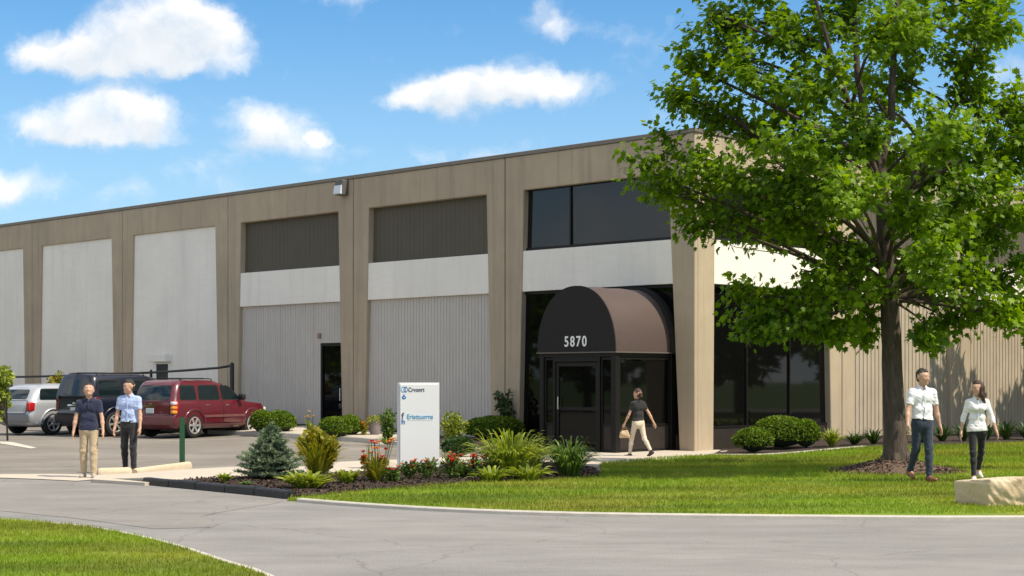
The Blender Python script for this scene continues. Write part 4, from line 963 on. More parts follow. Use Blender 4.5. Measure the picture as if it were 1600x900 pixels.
clump(722, 744, 50, 24, 'low green foliage among the red flowers right of the sign', 'plant', 'green', n=60, name='low_plant', wd=.03)
clump(705, 738, 40, 40, 'grey green leafy plant behind the red flowers right of the sign', 'plant', 'green', n=60, name='leafy_plant', wd=.03, up=.3)
clump(797, 744, 112, 72, 'big yellow green daylily clump in front of the wide boxwood', 'plant', 'ygreen', n=420, name='daylily', wd=.035, up=.65, droop=.75, jitter=.45)
clump(826, 748, 70, 26, 'broad pale leaves drooping at the front right of the big daylily', 'plant', 'ygreen', n=70, name='hosta', wd=.06, droop=1.1, jitter=.4)
clump(768, 750, 60, 26, 'broad pale leaves drooping at the front left of the big daylily', 'plant', 'ygreen', n=60, name='hosta', wd=.06, droop=1.1, jitter=.4)
clump(890, 743, 84, 64, 'green fountain of ornamental grass at the right end of the mulch bed', 'plant', 'green', n=380, name='ornamental_grass', wd=.022, up=.7, droop=1.0, jitter=.35)
clump(838, 735, 50, 48, 'smaller yellowish tuft between the daylily and the ornamental grass', 'plant', 'ygreen', n=70, name='daylily', wd=.025, up=.5)
bushy(708, 697, 58, 52, 'loose yellow green shrub right of the sign against the grey wall', 'ygreen', n=1300, size=.075, stems=12)
bushy(606, 692, 34, 54, 'tall green shrub peeking out left of the sign', 'green', n=900, size=.075, stems=9, kind='oval')
clump(604, 694, 40, 14, 'low green tuft at the foot of the tall shrub left of the sign', 'plant', 'green', n=40, name='low_plant', wd=.025)
bushy(790, 690, 46, 84, 'young thin sapling with few branches beside the entrance pier', 'dkgreen', n=330, size=.12, stems=8, name='sapling', cat='sapling', sparse=True)
clump(484, 676, 24, 26, 'small yellow flowered plant between the two boxwoods by the kerb', 'plant', 'ygreen', n=50, name='yellow_plant', dz=.13, wd=.03, tips=[('gold', 8, .05, 'petal', 'flower')])
bushy(569, 678, 17, 24, 'small orange red plant beside the planter pot', 'orangeleaf', n=220, size=.06, dz=.13, name='flowering_plant', cat='flowers', fl=[('orange', 6, .06, 'flower')])
b = G(586, 678, .13); s_ = b.y / FPX
pt = empty('planter_pot', tuple(b), 'round mauve grey planter pot by the wall left of the sign', 'planter')
MB().tube([b + Vector((0,0,z)) for z in (0, .05, .2, .33, .36, .36, .32)], [.12,.15,.19,.205,.225,.19,.17], 20).build('pot', 'pot', pt, 50)
bb = b + Vector((0, 0, .33)); t = empty('potted_flowers', tuple(bb), 'golden orange flowers growing in the planter pot', 'flowers')
pp, dd = ball_pts(260, bb + Vector((0,0,.08)), (.24,.24,.14), .4); scatter('foliage', pp, dd + rnd_unit(260)*.5, dd, .06, 'oval', 'ygreen', t, RNG.uniform(0,1,260))['kind'] = 'stuff'
for i in range(16):
    q, d_ = ball_pts(1, bb + Vector((0,0,.10)), (.25,.25,.17), .9); q[0][2] = max(q[0][2], bb.z + .1); k = 7; ang = np.arange(k)/k*6.28
    scatter('flower', np.repeat(q, k, 0), np.stack([np.cos(ang), np.sin(ang), np.full(k,.5)],1), np.repeat([[0,0,1.]],k,0), .055, 'petal', 'orange' if i % 3 else 'gold', t, RNG.uniform(0,1,k))
# by the sunny front
clump(1300, 697, 46, 30, 'pale green daylily right of the boxwoods under the corner windows', 'plant', 'ygreen', n=90, name='daylily', wd=.035)
gg = 'dark daylilies along the sunny board wall'
for i, (u, v, w, h) in enumerate([(1335,694,44,22),(1365,693,46,28),(1398,691,44,26),(1440,690,48,26),(1472,689,46,28),(1505,688,48,30),(1540,687,50,30),(1572,686,50,32),(1605,686,50,30),(1640,686,50,30)]):
    clump(u, v, w, h, ['dark arching daylily beside the boxwood bed, right of the corner windows','dark daylily in the wall bed left of the maple trunk','dark daylily in the wall bed behind the maple trunk','dark daylily behind the elbow of the man in the white shirt','dark daylily between the walking man and woman','dark daylily behind the left arm of the woman in white','dark daylily behind the woman in the white blouse','dark daylily just right of the woman in white','dark daylily at the right end of the wall bed','dark daylily of the wall bed past the picture edge'][i], 'plant', 'dkgreen', n=80, name='daylily', group=gg, wd=.04, up=.5, droop=.7)
# far left
bushy(88, 668, 44, 94, 'tall orange and green shrub behind the silver car against the white wall', 'orangeleaf', n=2200, size=.10, stems=14, name='orange_shrub')
def left_tree():
    b = G(12, 688); t = empty('young_tree', tuple(b), 'bright green young tree cut by the left edge in front of the silver car', 'tree')
    MB().tube([b + Vector((0,0,-.1)), b + Vector((-.02,0,.5)), b + Vector((-.06,.05,1.6))], [.03,.026,.012], 7).build('trunk', 'iron', t)
    LP = []; LD = []
    for k in range(40):
        c = np.array(P(RNG.uniform(-50, 17), RNG.uniform(578, 656), b.y + RNG.uniform(-.5, .5))); p, n_ = ball_pts(75, c, (.22,.25,.2), .1); LP.append(p); LD.append(n_ + np.array([0, 0, -.3]) + RNG.normal(0, .5, n_.shape))
        MB().tube([b + Vector((-.05,0,RNG.uniform(.45,1.3))), Vector(c)], [.012,.004], 4).build('branch', 'twig', t)
    LP = np.concatenate(LP); LD = np.concatenate(LD); scatter('crown', LP, LD, rnd_unit(len(LP)) + np.array([0,0,.7]), RNG.uniform(.09,.16,len(LP)), 'oval', 'ygreen', t, RNG.beta(1.5,3,len(LP)))['kind'] = 'stuff'
left_tree()

# ------------------------------------------------------------ sign
def build_sign():
    ph = R(14); b = G(652, 732, .07); ax = Vector((math.cos(ph), math.sin(ph), 0)); nn = Vector((math.sin(ph), -math.cos(ph), 0))
    t = empty('monument_sign', tuple(b), 'tall white monument sign with small blue logos standing in the flower bed', 'sign')
    s = b.y / FPX; W = 62.5 * s; H = 134 * s; D = .24
    X0 = (625 - 652) * s / math.cos(ph)
    def S(x, d, z): p = b + ax * x + nn * d; return (p.x, p.y, b.z + z)
    MB().bevbox((X0 - .012, -D, -.15), (X0 + W + .012, -.012, H), .012, S).build('cabinet', 'sign_edge', t)
    MB().bevbox((X0 + .008, -.011, .02), (X0 + W - .008, .010, H - .03), .006, S).build('sign_face', 'sign', t)
    L = lambda u: X0 + (u - 625) * s; Z = lambda v: (732 - v) * s
    def at(u, v): return lambda x, y, z: S(L(u) + x, .012 + y, Z(v) + z)
    def ring(name, cu, cv, ro, ri, m, sx=1.0, a0=0, a1=6.2832, n=24):
        q = MB(); n_ = n
        outer = [(L(cu) + math.cos(a) * ro * s * sx, Z(cv) + math.sin(a) * ro * s) for a in np.linspace(a0, a1, n_)]; inner = [(L(cu) + math.cos(a) * ri * s * sx, Z(cv) + math.sin(a) * ri * s) for a in np.linspace(a0, a1, n_)]
        V = [S(x, .0135, z) for x, z in outer] + [S(x, .0135, z) for x, z in inner]; F = [(i, i+1, n_+i+1, n_+i) for i in range(n_ - 1)]
        q.add(V, F).build(name, m, t)
    ring('logo', 630.5, 608.6, 4.6, 3.3, 'blue2', .85, .7, 5.6); ring('logo', 634.3, 608.6, 4.6, 3.3, 'blue1', .72)
    text('logo', 'I', 9.0 * s, at(632.9, 611.6), 'blue1', t, .0, .8)
    text('lettering', 'Crvoort', 9.6 * s, at(638.2, 611.8), 'ink', t, .0005, .80)
    q = [(0, 5.2), (1.6, 2.2), (3.6, 0.2), (3.0, -2.2), (0.4, -3.6), (-2.6, -2.4), (-3.5, 0), (-1.6, 2.2)]
    qi = [(.3, 1.0), (1.3, .6), (1.6, 0), (1.3, -.8), (.3, -1.3), (-.8, -.8), (-1.1, 0), (-.6, .7)]
    MB().add([S(L(631.4) + x * s, .0135, Z(620.6) + z * s) for x, z in q + qi], [(i, (i+1) % 8, 8 + (i+1) % 8, 8 + i) for i in range(8)]).build('logo', 'blue1', t)
    text('logo', 'f', 13 * s, at(627.6, 653.6), 'ink', t, .001, 1.1); text('logo', 'h', 11.5 * s, at(627.4, 662), 'blue1', t, .002, 1.05)
    text('lettering', 'Eristtuorns', 10.4 * s, at(636.0, 654.2), 'blue2', t, .0003, .90)
    MB().box((L(637), .0105, Z(657.2)), (L(677), .0125, Z(656.6)), S).build('underline', 'rule', t)
build_sign()

# ------------------------------------------------------------ green post, concrete bumper logs, rail fence, stone
b = G(284, 727.5, .04); t = empty('steel_post', tuple(b), 'slim green painted steel post standing between the lot and the walk', 'post')
hh = (727.5 - 652) * b.y / FPX; q = MB()
for (x0, x1, y0, y1) in ((-.034, .034, -.010, -.002), (-.034, -.026, -.002, .038), (.026, .034, -.002, .038)): q.box((b.x+x0, b.y+y0, b.z-.2), (b.x+x1, b.y+y1, b.z+hh))
q.box((b.x-.055, b.y+.0385, b.z-.2), (b.x-.026, b.y+.045, b.z+hh)); q.box((b.x+.026, b.y+.0385, b.z-.2), (b.x+.055, b.y+.045, b.z+hh)); q.build('channel', 'postgreen', t)
MB().add([(b.x + x, b.y - .0108, b.z + z + dz) for z in np.arange(.15, hh, .075) for x, dz in ((-.006,-.006),(.006,-.006),(.006,.006),(-.006,.006))], [(4*i,4*i+1,4*i+2,4*i+3) for i in range(len(np.arange(.15, hh, .075)))]).build('bolt_hole', 'black', t)['kind'] = 'stuff'
def bumper(p0, p1, label, r=.098):
    a, b_ = G(*p0, .012), G(*p1, .012); d = (b_ - a).normalized(); n = Vector((-d.y, d.x, 0)); L = (b_ - a).length
    t = empty('concrete_bumper', tuple(a), label, 'parking bumper', 'concrete parking bumpers by the walk'); V = []; m_ = 10
    st = [(0, .80), (.02, .95), (.06, 1), (L*.35, 1), (L*.66, .99), (L - .06, 1), (L - .02, .95), (L, .80)]
    for (x, k) in st:
        for j in range(m_ + 1):
            th = math.pi * j / m_; V.append(a + d * x + n * (math.cos(th) * r * k) + Vector((0, 0, max(0, math.sin(th)) ** .75 * r * 1.62 * k - (.06 if j in (0, m_) else 0))))
    F = [(i*(m_+1)+j, i*(m_+1)+j+1, (i+1)*(m_+1)+j+1, (i+1)*(m_+1)+j) for i in range(len(st)-1) for j in range(m_)] + [tuple(range(m_, -1, -1)), tuple((len(st)-1)*(m_+1) + j for j in range(m_+1))]
    MB().add(V, F).build('block', 'log', t, 45)
bumper((152, 743.5), (205, 742), 'rounded concrete bumper log at the feet of the man in beige trousers', .09)
bumper((211, 741.0), (296, 729.5), 'longer concrete bumper log reaching back towards the green post', .07)
def Fat(u, d):
    q = C + N1 * d; k = (u - 800) / FPX; t = (q.x - k * q.y) / (k * A1.y - A1.x); return t
fe = empty('rail_fence', F1(Fat(363, 1.0), 1.0, 0.2), 'black pipe rail fence on posts behind the parked cars', 'fence')
RP = []
for (u, v) in ((-40,590.5),(18,589.2),(70,588),(121,586.3),(180,584.4),(236,582.2),(290,578.8),(341,574.8),(362.5,571.5)):
    tt = Fat(u, 1.0); p = F1(tt, 1.0, 0); RP.append(Vector((p[0], p[1], CAMZ + (HOR - v) / FPX * p[1])))
for a, b2 in ((0,3),(3,5),(5,8)): MB().tube(RP[a:b2+1], .042, 8).build('rail', 'iron', fe, True)
for i in (1, 3, 5, 8):
    p = RP[i]; r_ = .075 if i == 8 else .05; MB().tube([(p.x, p.y, g1(p.x, p.y)-.2), (p.x, p.y, p.z + (.07 if i < 8 else .06)), (p.x, p.y, p.z + .11)], [r_, r_, r_*.4], 8).build('post', 'iron', fe, 40)

# signed-distance modelling: smooth unions of tapered capsules, meshed by surface nets
def surf_nets(Fd, org, h):
    s = Fd < 0; nx, ny, nz = Fd.shape; cs = np.zeros((nx-1, ny-1, nz-1), int); acc = np.zeros((nx-1, ny-1, nz-1, 3)); cnt = np.zeros((nx-1, ny-1, nz-1))
    off = [(i, j, k) for i in (0,1) for j in (0,1) for k in (0,1)]
    sl = lambda A, o: A[o[0]:o[0]+nx-1, o[1]:o[1]+ny-1, o[2]:o[2]+nz-1]
    for o in off: cs += sl(s, o)
    act = (cs > 0) & (cs < 8)
    for a in off:
        for ax in range(3):
            if a[ax]: continue
            b = list(a); b[ax] = 1; fa, fb = sl(Fd, a), sl(Fd, b); x = act & ((fa < 0) != (fb < 0))
            t = fa[x] / (fa[x] - fb[x]); p = np.tile(np.array(a, float), (len(t), 1)); p[:, ax] += t; acc[x] += p; cnt[x] += 1
    idx = -np.ones(act.shape, int); ii = np.argwhere(act); idx[act] = np.arange(len(ii)); V = org + h * (ii + acc[act] / cnt[act][:, None])
    Fs = []
    for ax in range(3):
        u, w = (ax + 1) % 3, (ax + 2) % 3; A = s; B_ = np.roll(s, -1, ax); e = A != B_
        lim = [slice(1, None)] * 3; sel = np.argwhere(e); sel = sel[(sel[:, ax] < Fd.shape[ax]-1) & (sel[:, u] > 0) & (sel[:, w] > 0) & (sel[:, u] < Fd.shape[u]-1) & (sel[:, w] < Fd.shape[w]-1)]
        q = []
        for du, dw in ((0,0),(-1,0),(-1,-1),(0,-1)):
            c = sel.copy(); c[:, u] += du; c[:, w] += dw; q.append(idx[c[:,0], c[:,1], c[:,2]])
        q = np.stack(q, 1); fl = ~A[sel[:,0], sel[:,1], sel[:,2]]; q[fl] = q[fl][:, ::-1]; Fs.append(q[:, ::-1])
    Fq = np.concatenate(Fs); Fq = Fq[(Fq >= 0).all(1)]; 
    return V, Fq[:, ::-1]
def sdf_mesh(prims, h, k=.03, post=None):
    """prims: (a, b, ra, rb[, options]); options: s = per-axis scale, k = blend, op = -1 to carve"""
    lo = np.full(3, 1e9); hi = -lo
    for p in prims:
        if len(p) > 4 and p[4].get('op') == -1: continue
        r = max(p[2], p[3]); sc = np.array(p[4].get('s', (1,1,1))) if len(p) > 4 else 1
        for e in p[:2]: lo = np.minimum(lo, np.array(e) - r * np.maximum(sc, .3) - .0); hi = np.maximum(hi, np.array(e) + r * np.maximum(sc, .3))
    lo -= 4 * h; hi += 4 * h; n = np.ceil((hi - lo) / h).astype(int) + 1; Fd = np.full(n, 1e3, np.float32)
    for p in prims:
        o = p[4] if len(p) > 4 else {}; a, b = np.array(p[0], float), np.array(p[1], float); sc = np.array(o.get('s', (1,1,1)), float); kk = o.get('k', k); r = max(p[2], p[3])
        pl = np.minimum(a, b) - r * sc - kk * 2 - 2*h; ph = np.maximum(a, b) + r * sc + kk * 2 + 2*h
        i0 = np.clip(np.floor((pl - lo) / h).astype(int), 0, n - 1); i1 = np.clip(np.ceil((ph - lo) / h).astype(int) + 1, 1, n)
        if (i1 <= i0).any(): continue
        g = np.stack(np.meshgrid(*[lo[j] + h * np.arange(i0[j], i1[j]) for j in range(3)], indexing='ij'), -1)
        g = (g - a) / sc; ba = (b - a) / sc; bb = (ba * ba).sum(); t = np.clip((g @ ba) / bb, 0, 1) if bb > 1e-12 else np.zeros(g.shape[:3])
        d = (np.linalg.norm(g - t[..., None] * ba, axis=-1) - (p[2] + (p[3] - p[2]) * t)) * sc.min() ** .5
        S_ = tuple(slice(i0[j], i1[j]) for j in range(3)); f = Fd[S_]
        if o.get('op') == -1: hh_ = np.clip(.5 - .5 * (f + d) / kk, 0, 1); Fd[S_] = f + (-d - f) * hh_ + kk * hh_ * (1 - hh_)
        else: hh_ = np.clip(.5 + .5 * (d - f) / kk, 0, 1); hh_ = np.where(f > 10, 0, hh_); Fd[S_] = np.where(f > 10, d, d + (f - d) * hh_ - kk * hh_ * (1 - hh_))
    if post is not None:
        g = np.stack(np.meshgrid(*[lo[j] + h * np.arange(n[j]) for j in range(3)], indexing='ij'), -1); Fd = post(Fd, g)
    return surf_nets(Fd, lo, h)
def sdf_obj(name, prims, h, m, parent, k=.03, post=None, rel=1.0):
    V, Fq = sdf_mesh(prims, h, k, post)
    if rel:                                              # one relaxing pass
        n = len(V); S_ = np.zeros((n, 3)); c = np.zeros(n)
        for j in range(4):
            a, b = Fq[:, j], Fq[:, (j+1) % 4]; np.add.at(S_, a, V[b]); np.add.at(c, a, 1)
        V = V * (1 - .5 * rel) + .5 * rel * S_ / np.maximum(c, 1)[:, None]
    return obj(name, V, Fq, m, parent, True, local=True)

# quarried stone on the lawn edge
def stone():
    a = G(1547, 792.5, .03); bL = G(1507, 787, .03); d = Vector((1.0, .10, 0)).normalized(); e = (bL - a); e.z = 0; Lx = 2.1; Wd = e.length + .25; e = e.normalized() * 1.0
    t = empty('stone_block', tuple(a), 'rough cut tan limestone block on the lawn by the road', 'stone block')
    def post(Fd, g):
        x = g[..., 0] * d.x + g[..., 1] * d.y; n_ = Vector((-d.y, d.x, 0)); y = g[..., 0] * n_.x + g[..., 1] * n_.y; z = g[..., 2]
        nz = .014 * np.sin(5*x + 2*np.sin(9*z+4*x)) * np.sin(8*z + 3*np.sin(4*x)) + .010 * np.sin(17*x + 8*np.sin(6*z)) * np.sin(15*z + 5*np.sin(5*x)) + .006*np.sin(41*x+9*z)*np.sin(37*z+21*x+17*y)
        front = -(y + .05*z - .02) + nz * 1.1; back = y - .62; left = -(x + .42 * (y) + .05 * z) + nz * .3 + .02*(z>.33); right = x - Lx; top = z - .385 - .03 * np.sin(3*x) + nz * .35 + .06 * np.clip(y, 0, 1); 
        F_ = np.maximum.reduce([front, back, left, right, top, -z - .15])
        ch = (front + top) * .7 + .02 + nz; return np.maximum(F_, ch)
    V, Fq = sdf_mesh([((0,0,0),(2.2,.4,.1),.6,.6)], .018, .02, post)
    obj('block', V, Fq, 'stone', t, 32, local=True)
stone()

# ------------------------------------------------------------ vehicles
def rounded(poly, r=.06, n=3):
    out = []; m_ = len(poly)
    for i in range(m_):
        p0, p1, p2 = (Vector(poly[i-1]), Vector(poly[i]), Vector(poly[(i+1) % m_])); a = (p0 - p1); b = (p2 - p1); rr = min(r, a.length * .45, b.length * .45)
        A = p1 + a.normalized() * rr; B = p1 + b.normalized() * rr
        for k in range(n + 1): q = k / n; out.append(tuple((1-q)**2 * A + 2*q*(1-q) * p1 + q*q * B))
    return out
def patch(poly, fn, cell=.12):
    bm = bmesh.new(); vs = [bm.verts.new((p[0], p[1], 0)) for p in poly]
    for t in tessellate_polygon([[Vector((p[0], p[1], 0)) for p in poly]]):
        try: bm.faces.new([vs[i] for i in t])
        except ValueError: pass
    for ax in (0, 1):
        lo = min(p[ax] for p in poly); hi = max(p[ax] for p in poly); q = lo + cell
        while q < hi:
            co = [0,0,0]; no = [0,0,0]; co[ax] = q; no[ax] = 1; bmesh.ops.bisect_plane(bm, geom=bm.verts[:]+bm.edges[:]+bm.faces[:], plane_co=co, plane_no=no, dist=1e-5); q += cell
    bmesh.ops.remove_doubles(bm, verts=bm.verts, dist=1e-5); mb = MB().bm(bm, lambda x, y, z: fn(x, y)); return mb
def car(loc, rz, lv, paint, low, label, wb=2.87, wr=.375, glass=None, rearglass=None, doors=True, lamps='amber', rack=True, plate=True, tailm='tail', rc=.17, bow=.07, spokes=6, group='sport utility vehicles parked by the white wall', quarter=None, taily=(.70,1.10), flare=True):
    t = empty('parked_suv', loc, label, 'car', group, rz)
    Z = [l[0] for l in lv]; XR = [l[1] for l in lv]; XF = [l[2] for l in lv]; WW = [l[3] for l in lv]
    tap = lambda x: 1 - .055 * abs(x / 2.4) ** 4
    V = []; nring = None
    for (z, xr, xf, w) in lv:
        ring = []; r1 = min(rc, w * .4); r2 = min(.34, w * .5); ys = np.linspace(-(w - r1), w - r1, 9)
        for y in ys: ring.append((xr + bow * (y / w) ** 2, y))
        xe = xr + bow
        for k in range(1, 7): a = math.pi/2 * k / 6; ring.append((xe - bow * (1 - ((w - r1) / w) ** 2) * (1 - k/6) + r1 * (1 - math.cos(a)), w - r1 + r1 * math.sin(a)))
        xs = np.linspace(xe + r1, xf - r2 - .10, 26)[1:]
        for x in xs: ring.append((x, w))
        for k in range(1, 7): a = math.pi/2 * k / 6; ring.append((xf - r2 - .10 + r2 * math.sin(a), w - r2 + r2 * math.cos(a)))
        for y in np.linspace(w - r2, 0, 5)[1:]: ring.append((xf - .10 * (y / w) ** 2 - 0.0, y))
        # mirror
        half = ring[4:]; full = half + [(x, -y) for x, y in half[-2:0:-1]]
        nring = len(full); V += [(x, y * tap(x), z) for x, y in full]
    n = nring; F = []
    for i in range(len(lv) - 1):
        for j in range(n): F.append((i*n+j, i*n+(j+1) % n, (i+1)*n+(j+1) % n, (i+1)*n+j))
    F.append(tuple(range(n-1, -1, -1))); F.append(tuple((len(lv)-1)*n + j for j in range(n)))
    bo = MB().add(V, F).build('body', None, t, None, True, mats=[paint, 'black'])
    # wheel wells cut with cylinders
    cm = MB()
    for x in (-wb/2, wb/2):
        for sg in (-1, 1): cm.tube([(x, sg * .58, wr), (x, sg * 1.3, wr)], wr + .075, 28)
    cu = cm.build('cutter', None, None, None, True, mats=[paint, 'black']); cu.data.polygons.foreach_set('material_index', [1] * len(cu.data.polygons))
    md = bo.modifiers.new('b', 'BOOLEAN'); md.operation = 'DIFFERENCE'; md.object = cu; md.solver = 'EXACT'
    bpy.context.view_layer.update(); nm = bpy.data.meshes.new_from_object(bo.evaluated_get(DG())); bo.modifiers.clear(); bo.data = nm; nm.name = 'body'
    cme = cu.data; bpy.data.objects.remove(cu); bpy.data.meshes.remove(cme)
    nm.polygons.foreach_set('use_smooth', [True] * len(nm.polygons)); nm.set_sharp_from_angle(angle=R(28))
    ysd = lambda x, z: float(np.interp(z, Z, WW)) * tap(x)
    side = lambda sg, o: (lambda x, z: (x, sg * (ysd(x, z) + o), z))
    xrr = lambda y, z: float(np.interp(z, Z, XR)) + bow * (y / float(np.interp(z, Z, WW))) ** 2
    rear = lambda o: (lambda y, z: (xrr(y, z) - o, y, z))
    xff = lambda y, z: float(np.interp(z, Z, XF)) - .10 * (y / float(np.interp(z, Z, WW))) ** 2
    for sg in (-1, 1):
        for i, g in enumerate(glass):
            o = patch(rounded([(x, z) for x, z in g], .07), side(sg, .006)).build('side_window', 'carglass', t, 40, True)
            patch(rounded([(x + (.022 if x > np.mean([a[0] for a in g]) else -.022), z + (.02 if z > np.mean([a[1] for a in g]) else -.02)) for x, z in g], .085), side(sg, .003)).build('window_seal', 'black', o, 40, True)
    rgl = patch(rounded([(-rearglass[0], rearglass[2]), (rearglass[0], rearglass[2]), (rearglass[1], rearglass[3]), (-rearglass[1], rearglass[3])], .09), rear(.006)).build('rear_window', 'carglass', t, 40, True)
    zc = [z for z, x in zip(Z, XF) if x < 1.15]; z0, z1 = zc[0] + .03, Z[-3] - .06
    patch(rounded([(-.66, z0), (.66, z0), (.58, z1), (-.58, z1)], .08), lambda y, z: (xff(y, z) + .006, y, z)).build('windscreen', 'carglass', t, 40, True)
    zb = glass[0][0][1] - .035
    dsets = [[(-.90,.43),(-.055,.43),(-.055,zb),(-1.09,zb),(-1.09,.88),(-.96,.66)], [(-.025,.43),(.90,.43),(1.0,.70),(1.0,zb),(-.025,zb)]]
    for sg in (-1, 1):
        for dpoly in dsets:
            dd = patch(rounded(dpoly, .05), side(sg, .007)).build('door', paint, t, 40, True)
            cx = np.mean([p[0] for p in dpoly]); cz = np.mean([p[1] for p in dpoly])
            patch([(cx + (x-cx)*1.022, cz + (z-cz)*1.03) for x, z in rounded(dpoly, .05)], side(sg, .002)).build('door_seal', 'black', dd, 40, True)
            hx = dpoly[0][0] + .16; y_ = ysd(hx, zb-.14) + .012
            MB().bevbox((hx-.07, sg*y_ - .012, zb-.155), (hx+.08, sg*y_ + .018, zb-.12), .01).build('handle', 'chrome' if lamps == 'amber' else paint, dd, None, True)
        mb = patch([(-.93,.60),(.97,.60),(.97,.675),(-.93,.675)], side(sg, .022)); mb.build('side_moulding', low, t, 40, True)
        patch([(-.96,.33),(.98,.33),(.98,.41),(-.96,.41)], side(sg, .03)).build('sill', low, t, 40, True)
        if flare:
            for x0 in (-wb/2, wb/2):
                pts = [(x0 + math.cos(a) * (wr + .10), sg * (ysd(x0 + math.cos(a) * (wr+.1), wr + math.sin(a) * (wr+.1)) + .0), wr + math.sin(a) * (wr + .10)) for a in np.linspace(-.12, math.pi + .12, 20)]
                MB().tube(pts, .036, 8).build('wheel_arch', paint, t, True, True)
        # lamps
        zA, zB = taily; xr_ = float(np.interp((zA+zB)/2, Z, XR)) + bow; yo = float(np.interp((zA+zB)/2, Z, WW)) * tap(xr_)
        tl = MB().bevbox((xr_ - .055, sg*(yo-.155) if sg>0 else -yo-.008, zA), (xr_ + .20, yo+.008 if sg>0 else -(yo-.155), zB), .045).build('tail_light', tailm, t, 50, True)
        if lamps == 'amber':
            for k, (a, b) in enumerate(((.04,.33),(.37,.64),(.68,.97))):
                za, zb2 = zA + (zB-zA)*a, zA + (zB-zA)*b
                MB().bevbox((xr_ - .068, sg*(yo-.135) if sg>0 else -yo-.018, za), (xr_ + .12, yo+.018 if sg>0 else -(yo-.135), zb2), .04).build('lens', 'headl' if k == 2 else 'amber', tl, 50, True)
        MB().bevbox((float(np.interp(.8,Z,XF)) - .42, sg*.77-.1, .70), (float(np.interp(.8,Z,XF)) - .145, sg*.77+.1, .88), .04).build('headlight', 'headl', t, 50, True)
        mx = glass[-1][1][0] - .10; MB().bevbox((mx-.10, sg*(ysd(mx, zb)+.05)-.02*0 - (.0 if sg>0 else .20), zb-.0), (mx+.06, sg*(ysd(mx, zb)+.05) + (.20 if sg>0 else 0), zb+.19), .045).build('mirror', paint if lamps != 'amber' else 'black', t, 50, True)
        if rack:
            zr = Z[-3] + .055; yk = float(np.interp(Z[-3], Z, WW)) - .06; x0, x1 = XR[-3] + .25, XF[-3] - .35
            rk = MB().tube([(x0, sg*yk, zr-.05), (x0+.06, sg*yk, zr+.015), (x0+.2, sg*yk, zr+.025), (x1-.2, sg*yk, zr+.025), (x1-.06, sg*yk, zr+.015), (x1, sg*yk, zr-.05)], .017, 6).build('roof_rail', 'iron', t, True, True)
    if rack:
        for x in (XR[-3] + .62, XF[-3] - .75): MB().bevbox((x-.03, -yk-.01, zr+.02), (x+.03, yk+.01, zr+.05), .01).build('roof_bar', 'iron', t, None, True)
    # tailgate details and bumpers
    patch(rounded([(-.90,.40),(.90,.40),(.91,.645),(-.91,.645)], .05), rear(.03)).build('rear_bumper', low, t, 40, True)
    patch([(-.80,.655),(.80,.655),(.80,.672),(-.80,.672)], rear(.022)).build('bumper_step', 'black', t, 40, True)
    seam = patch(rounded([(-.735,.70),(.735,.70),(.72,rearglass[2]-.05),(-.72,rearglass[2]-.05)], .05), rear(.008)).build('tailgate', paint, t, 40, True)
    patch(rounded([(-.752,.685),(.752,.685),(.737,rearglass[2]-.035),(-.737,rearglass[2]-.035)], .06), rear(.003)).build('tailgate_seal', 'black', seam, 40, True)
    if plate:
        MB().bevbox((xrr(0,.80)-.022, -.155, .735), (xrr(0,.80)-.009, .155, .885), .006).build('licence_plate', 'plate', t, None, True)
        patch(rounded([(-.30,.93),(.30,.93),(.30,.965),(-.30,.965)], .015), rear(.022)).build('tailgate_handle', 'chrome', t, 40, True)
        MB().bevbox((xrr(0,1.0)-.018, -.06, .985), (xrr(0,1.0)-.008, .06, 1.035), .004).build('emblem', 'chrome', t, None, True)
    MB().tube([(xrr(0,rearglass[2])-.015, .05, rearglass[2]+.01), (xrr(.2,rearglass[2]+.06)-.02, .38, rearglass[2]+.07)], .008, 5).build('rear_wiper', 'black', t, None, True)
    MB().tube([(-wb/2, -.6, wr), (-wb/2, .6, wr)], .06, 8).tube([(wb/2, -.6, wr), (wb/2, .6, wr)], .05, 8).bevbox((-1.9,-.5,.24),(1.9,.5,.36),.02).build('chassis', 'black', t, None, True)
    # wheels
    def wheel():
        prof = [(wr-.13,-.10),(wr-.05,-.115),(wr-.012,-.095),(wr,-.06),(wr,.06),(wr-.012,.095),(wr-.05,.115),(wr-.13,.10)]; q = MB(); nn = 32
        V = [(r*math.cos(k/nn*6.2832), y, r*math.sin(k/nn*6.2832)) for (r, y) in prof for k in range(nn)]
        Fw = [(i*nn+k, i*nn+(k+1)%nn, (i+1)*nn+(k+1)%nn, (i+1)*nn+k) for i in range(len(prof)-1) for k in range(nn)]
        w = empty('wheel', (0,0,0)); w.parent = t
        q.add(V, Fw).build('tyre', 'rubber', w, 40, True)
        rimr = wr - .125; q = MB(); pr = [(rimr+.012,-.112),(rimr-.015,-.118),(rimr-.03,-.10),(rimr-.035,-.02)]
        q.add([(r*math.cos(k/nn*6.2832), y, r*math.sin(k/nn*6.2832)) for (r, y) in pr for k in range(nn)], [(i*nn+k, i*nn+(k+1)%nn, (i+1)*nn+(k+1)%nn, (i+1)*nn+k) for i in range(3) for k in range(nn)])
        for k in range(spokes):
            a = k / spokes * 6.2832; ca, sa = math.cos(a), math.sin(a)
            q.bevbox((.03, -.118, -.034), (rimr-.01, -.085, .034), .012, lambda x, y, z: (x*ca - z*(.75+x*1.4)*sa, y, x*sa + z*(.75+x*1.4)*ca))
        q.tube([(0,-.122,0),(0,-.08,0)], [.05,.075], 14); q.build('rim', 'rim', w, 40, True)
        MB().tube([(0,-.07,0),(0,.05,0)], rimr-.02, 24).build('brake_disc', 'black', w, None, True)
        return w
    w0 = wheel(); first = True
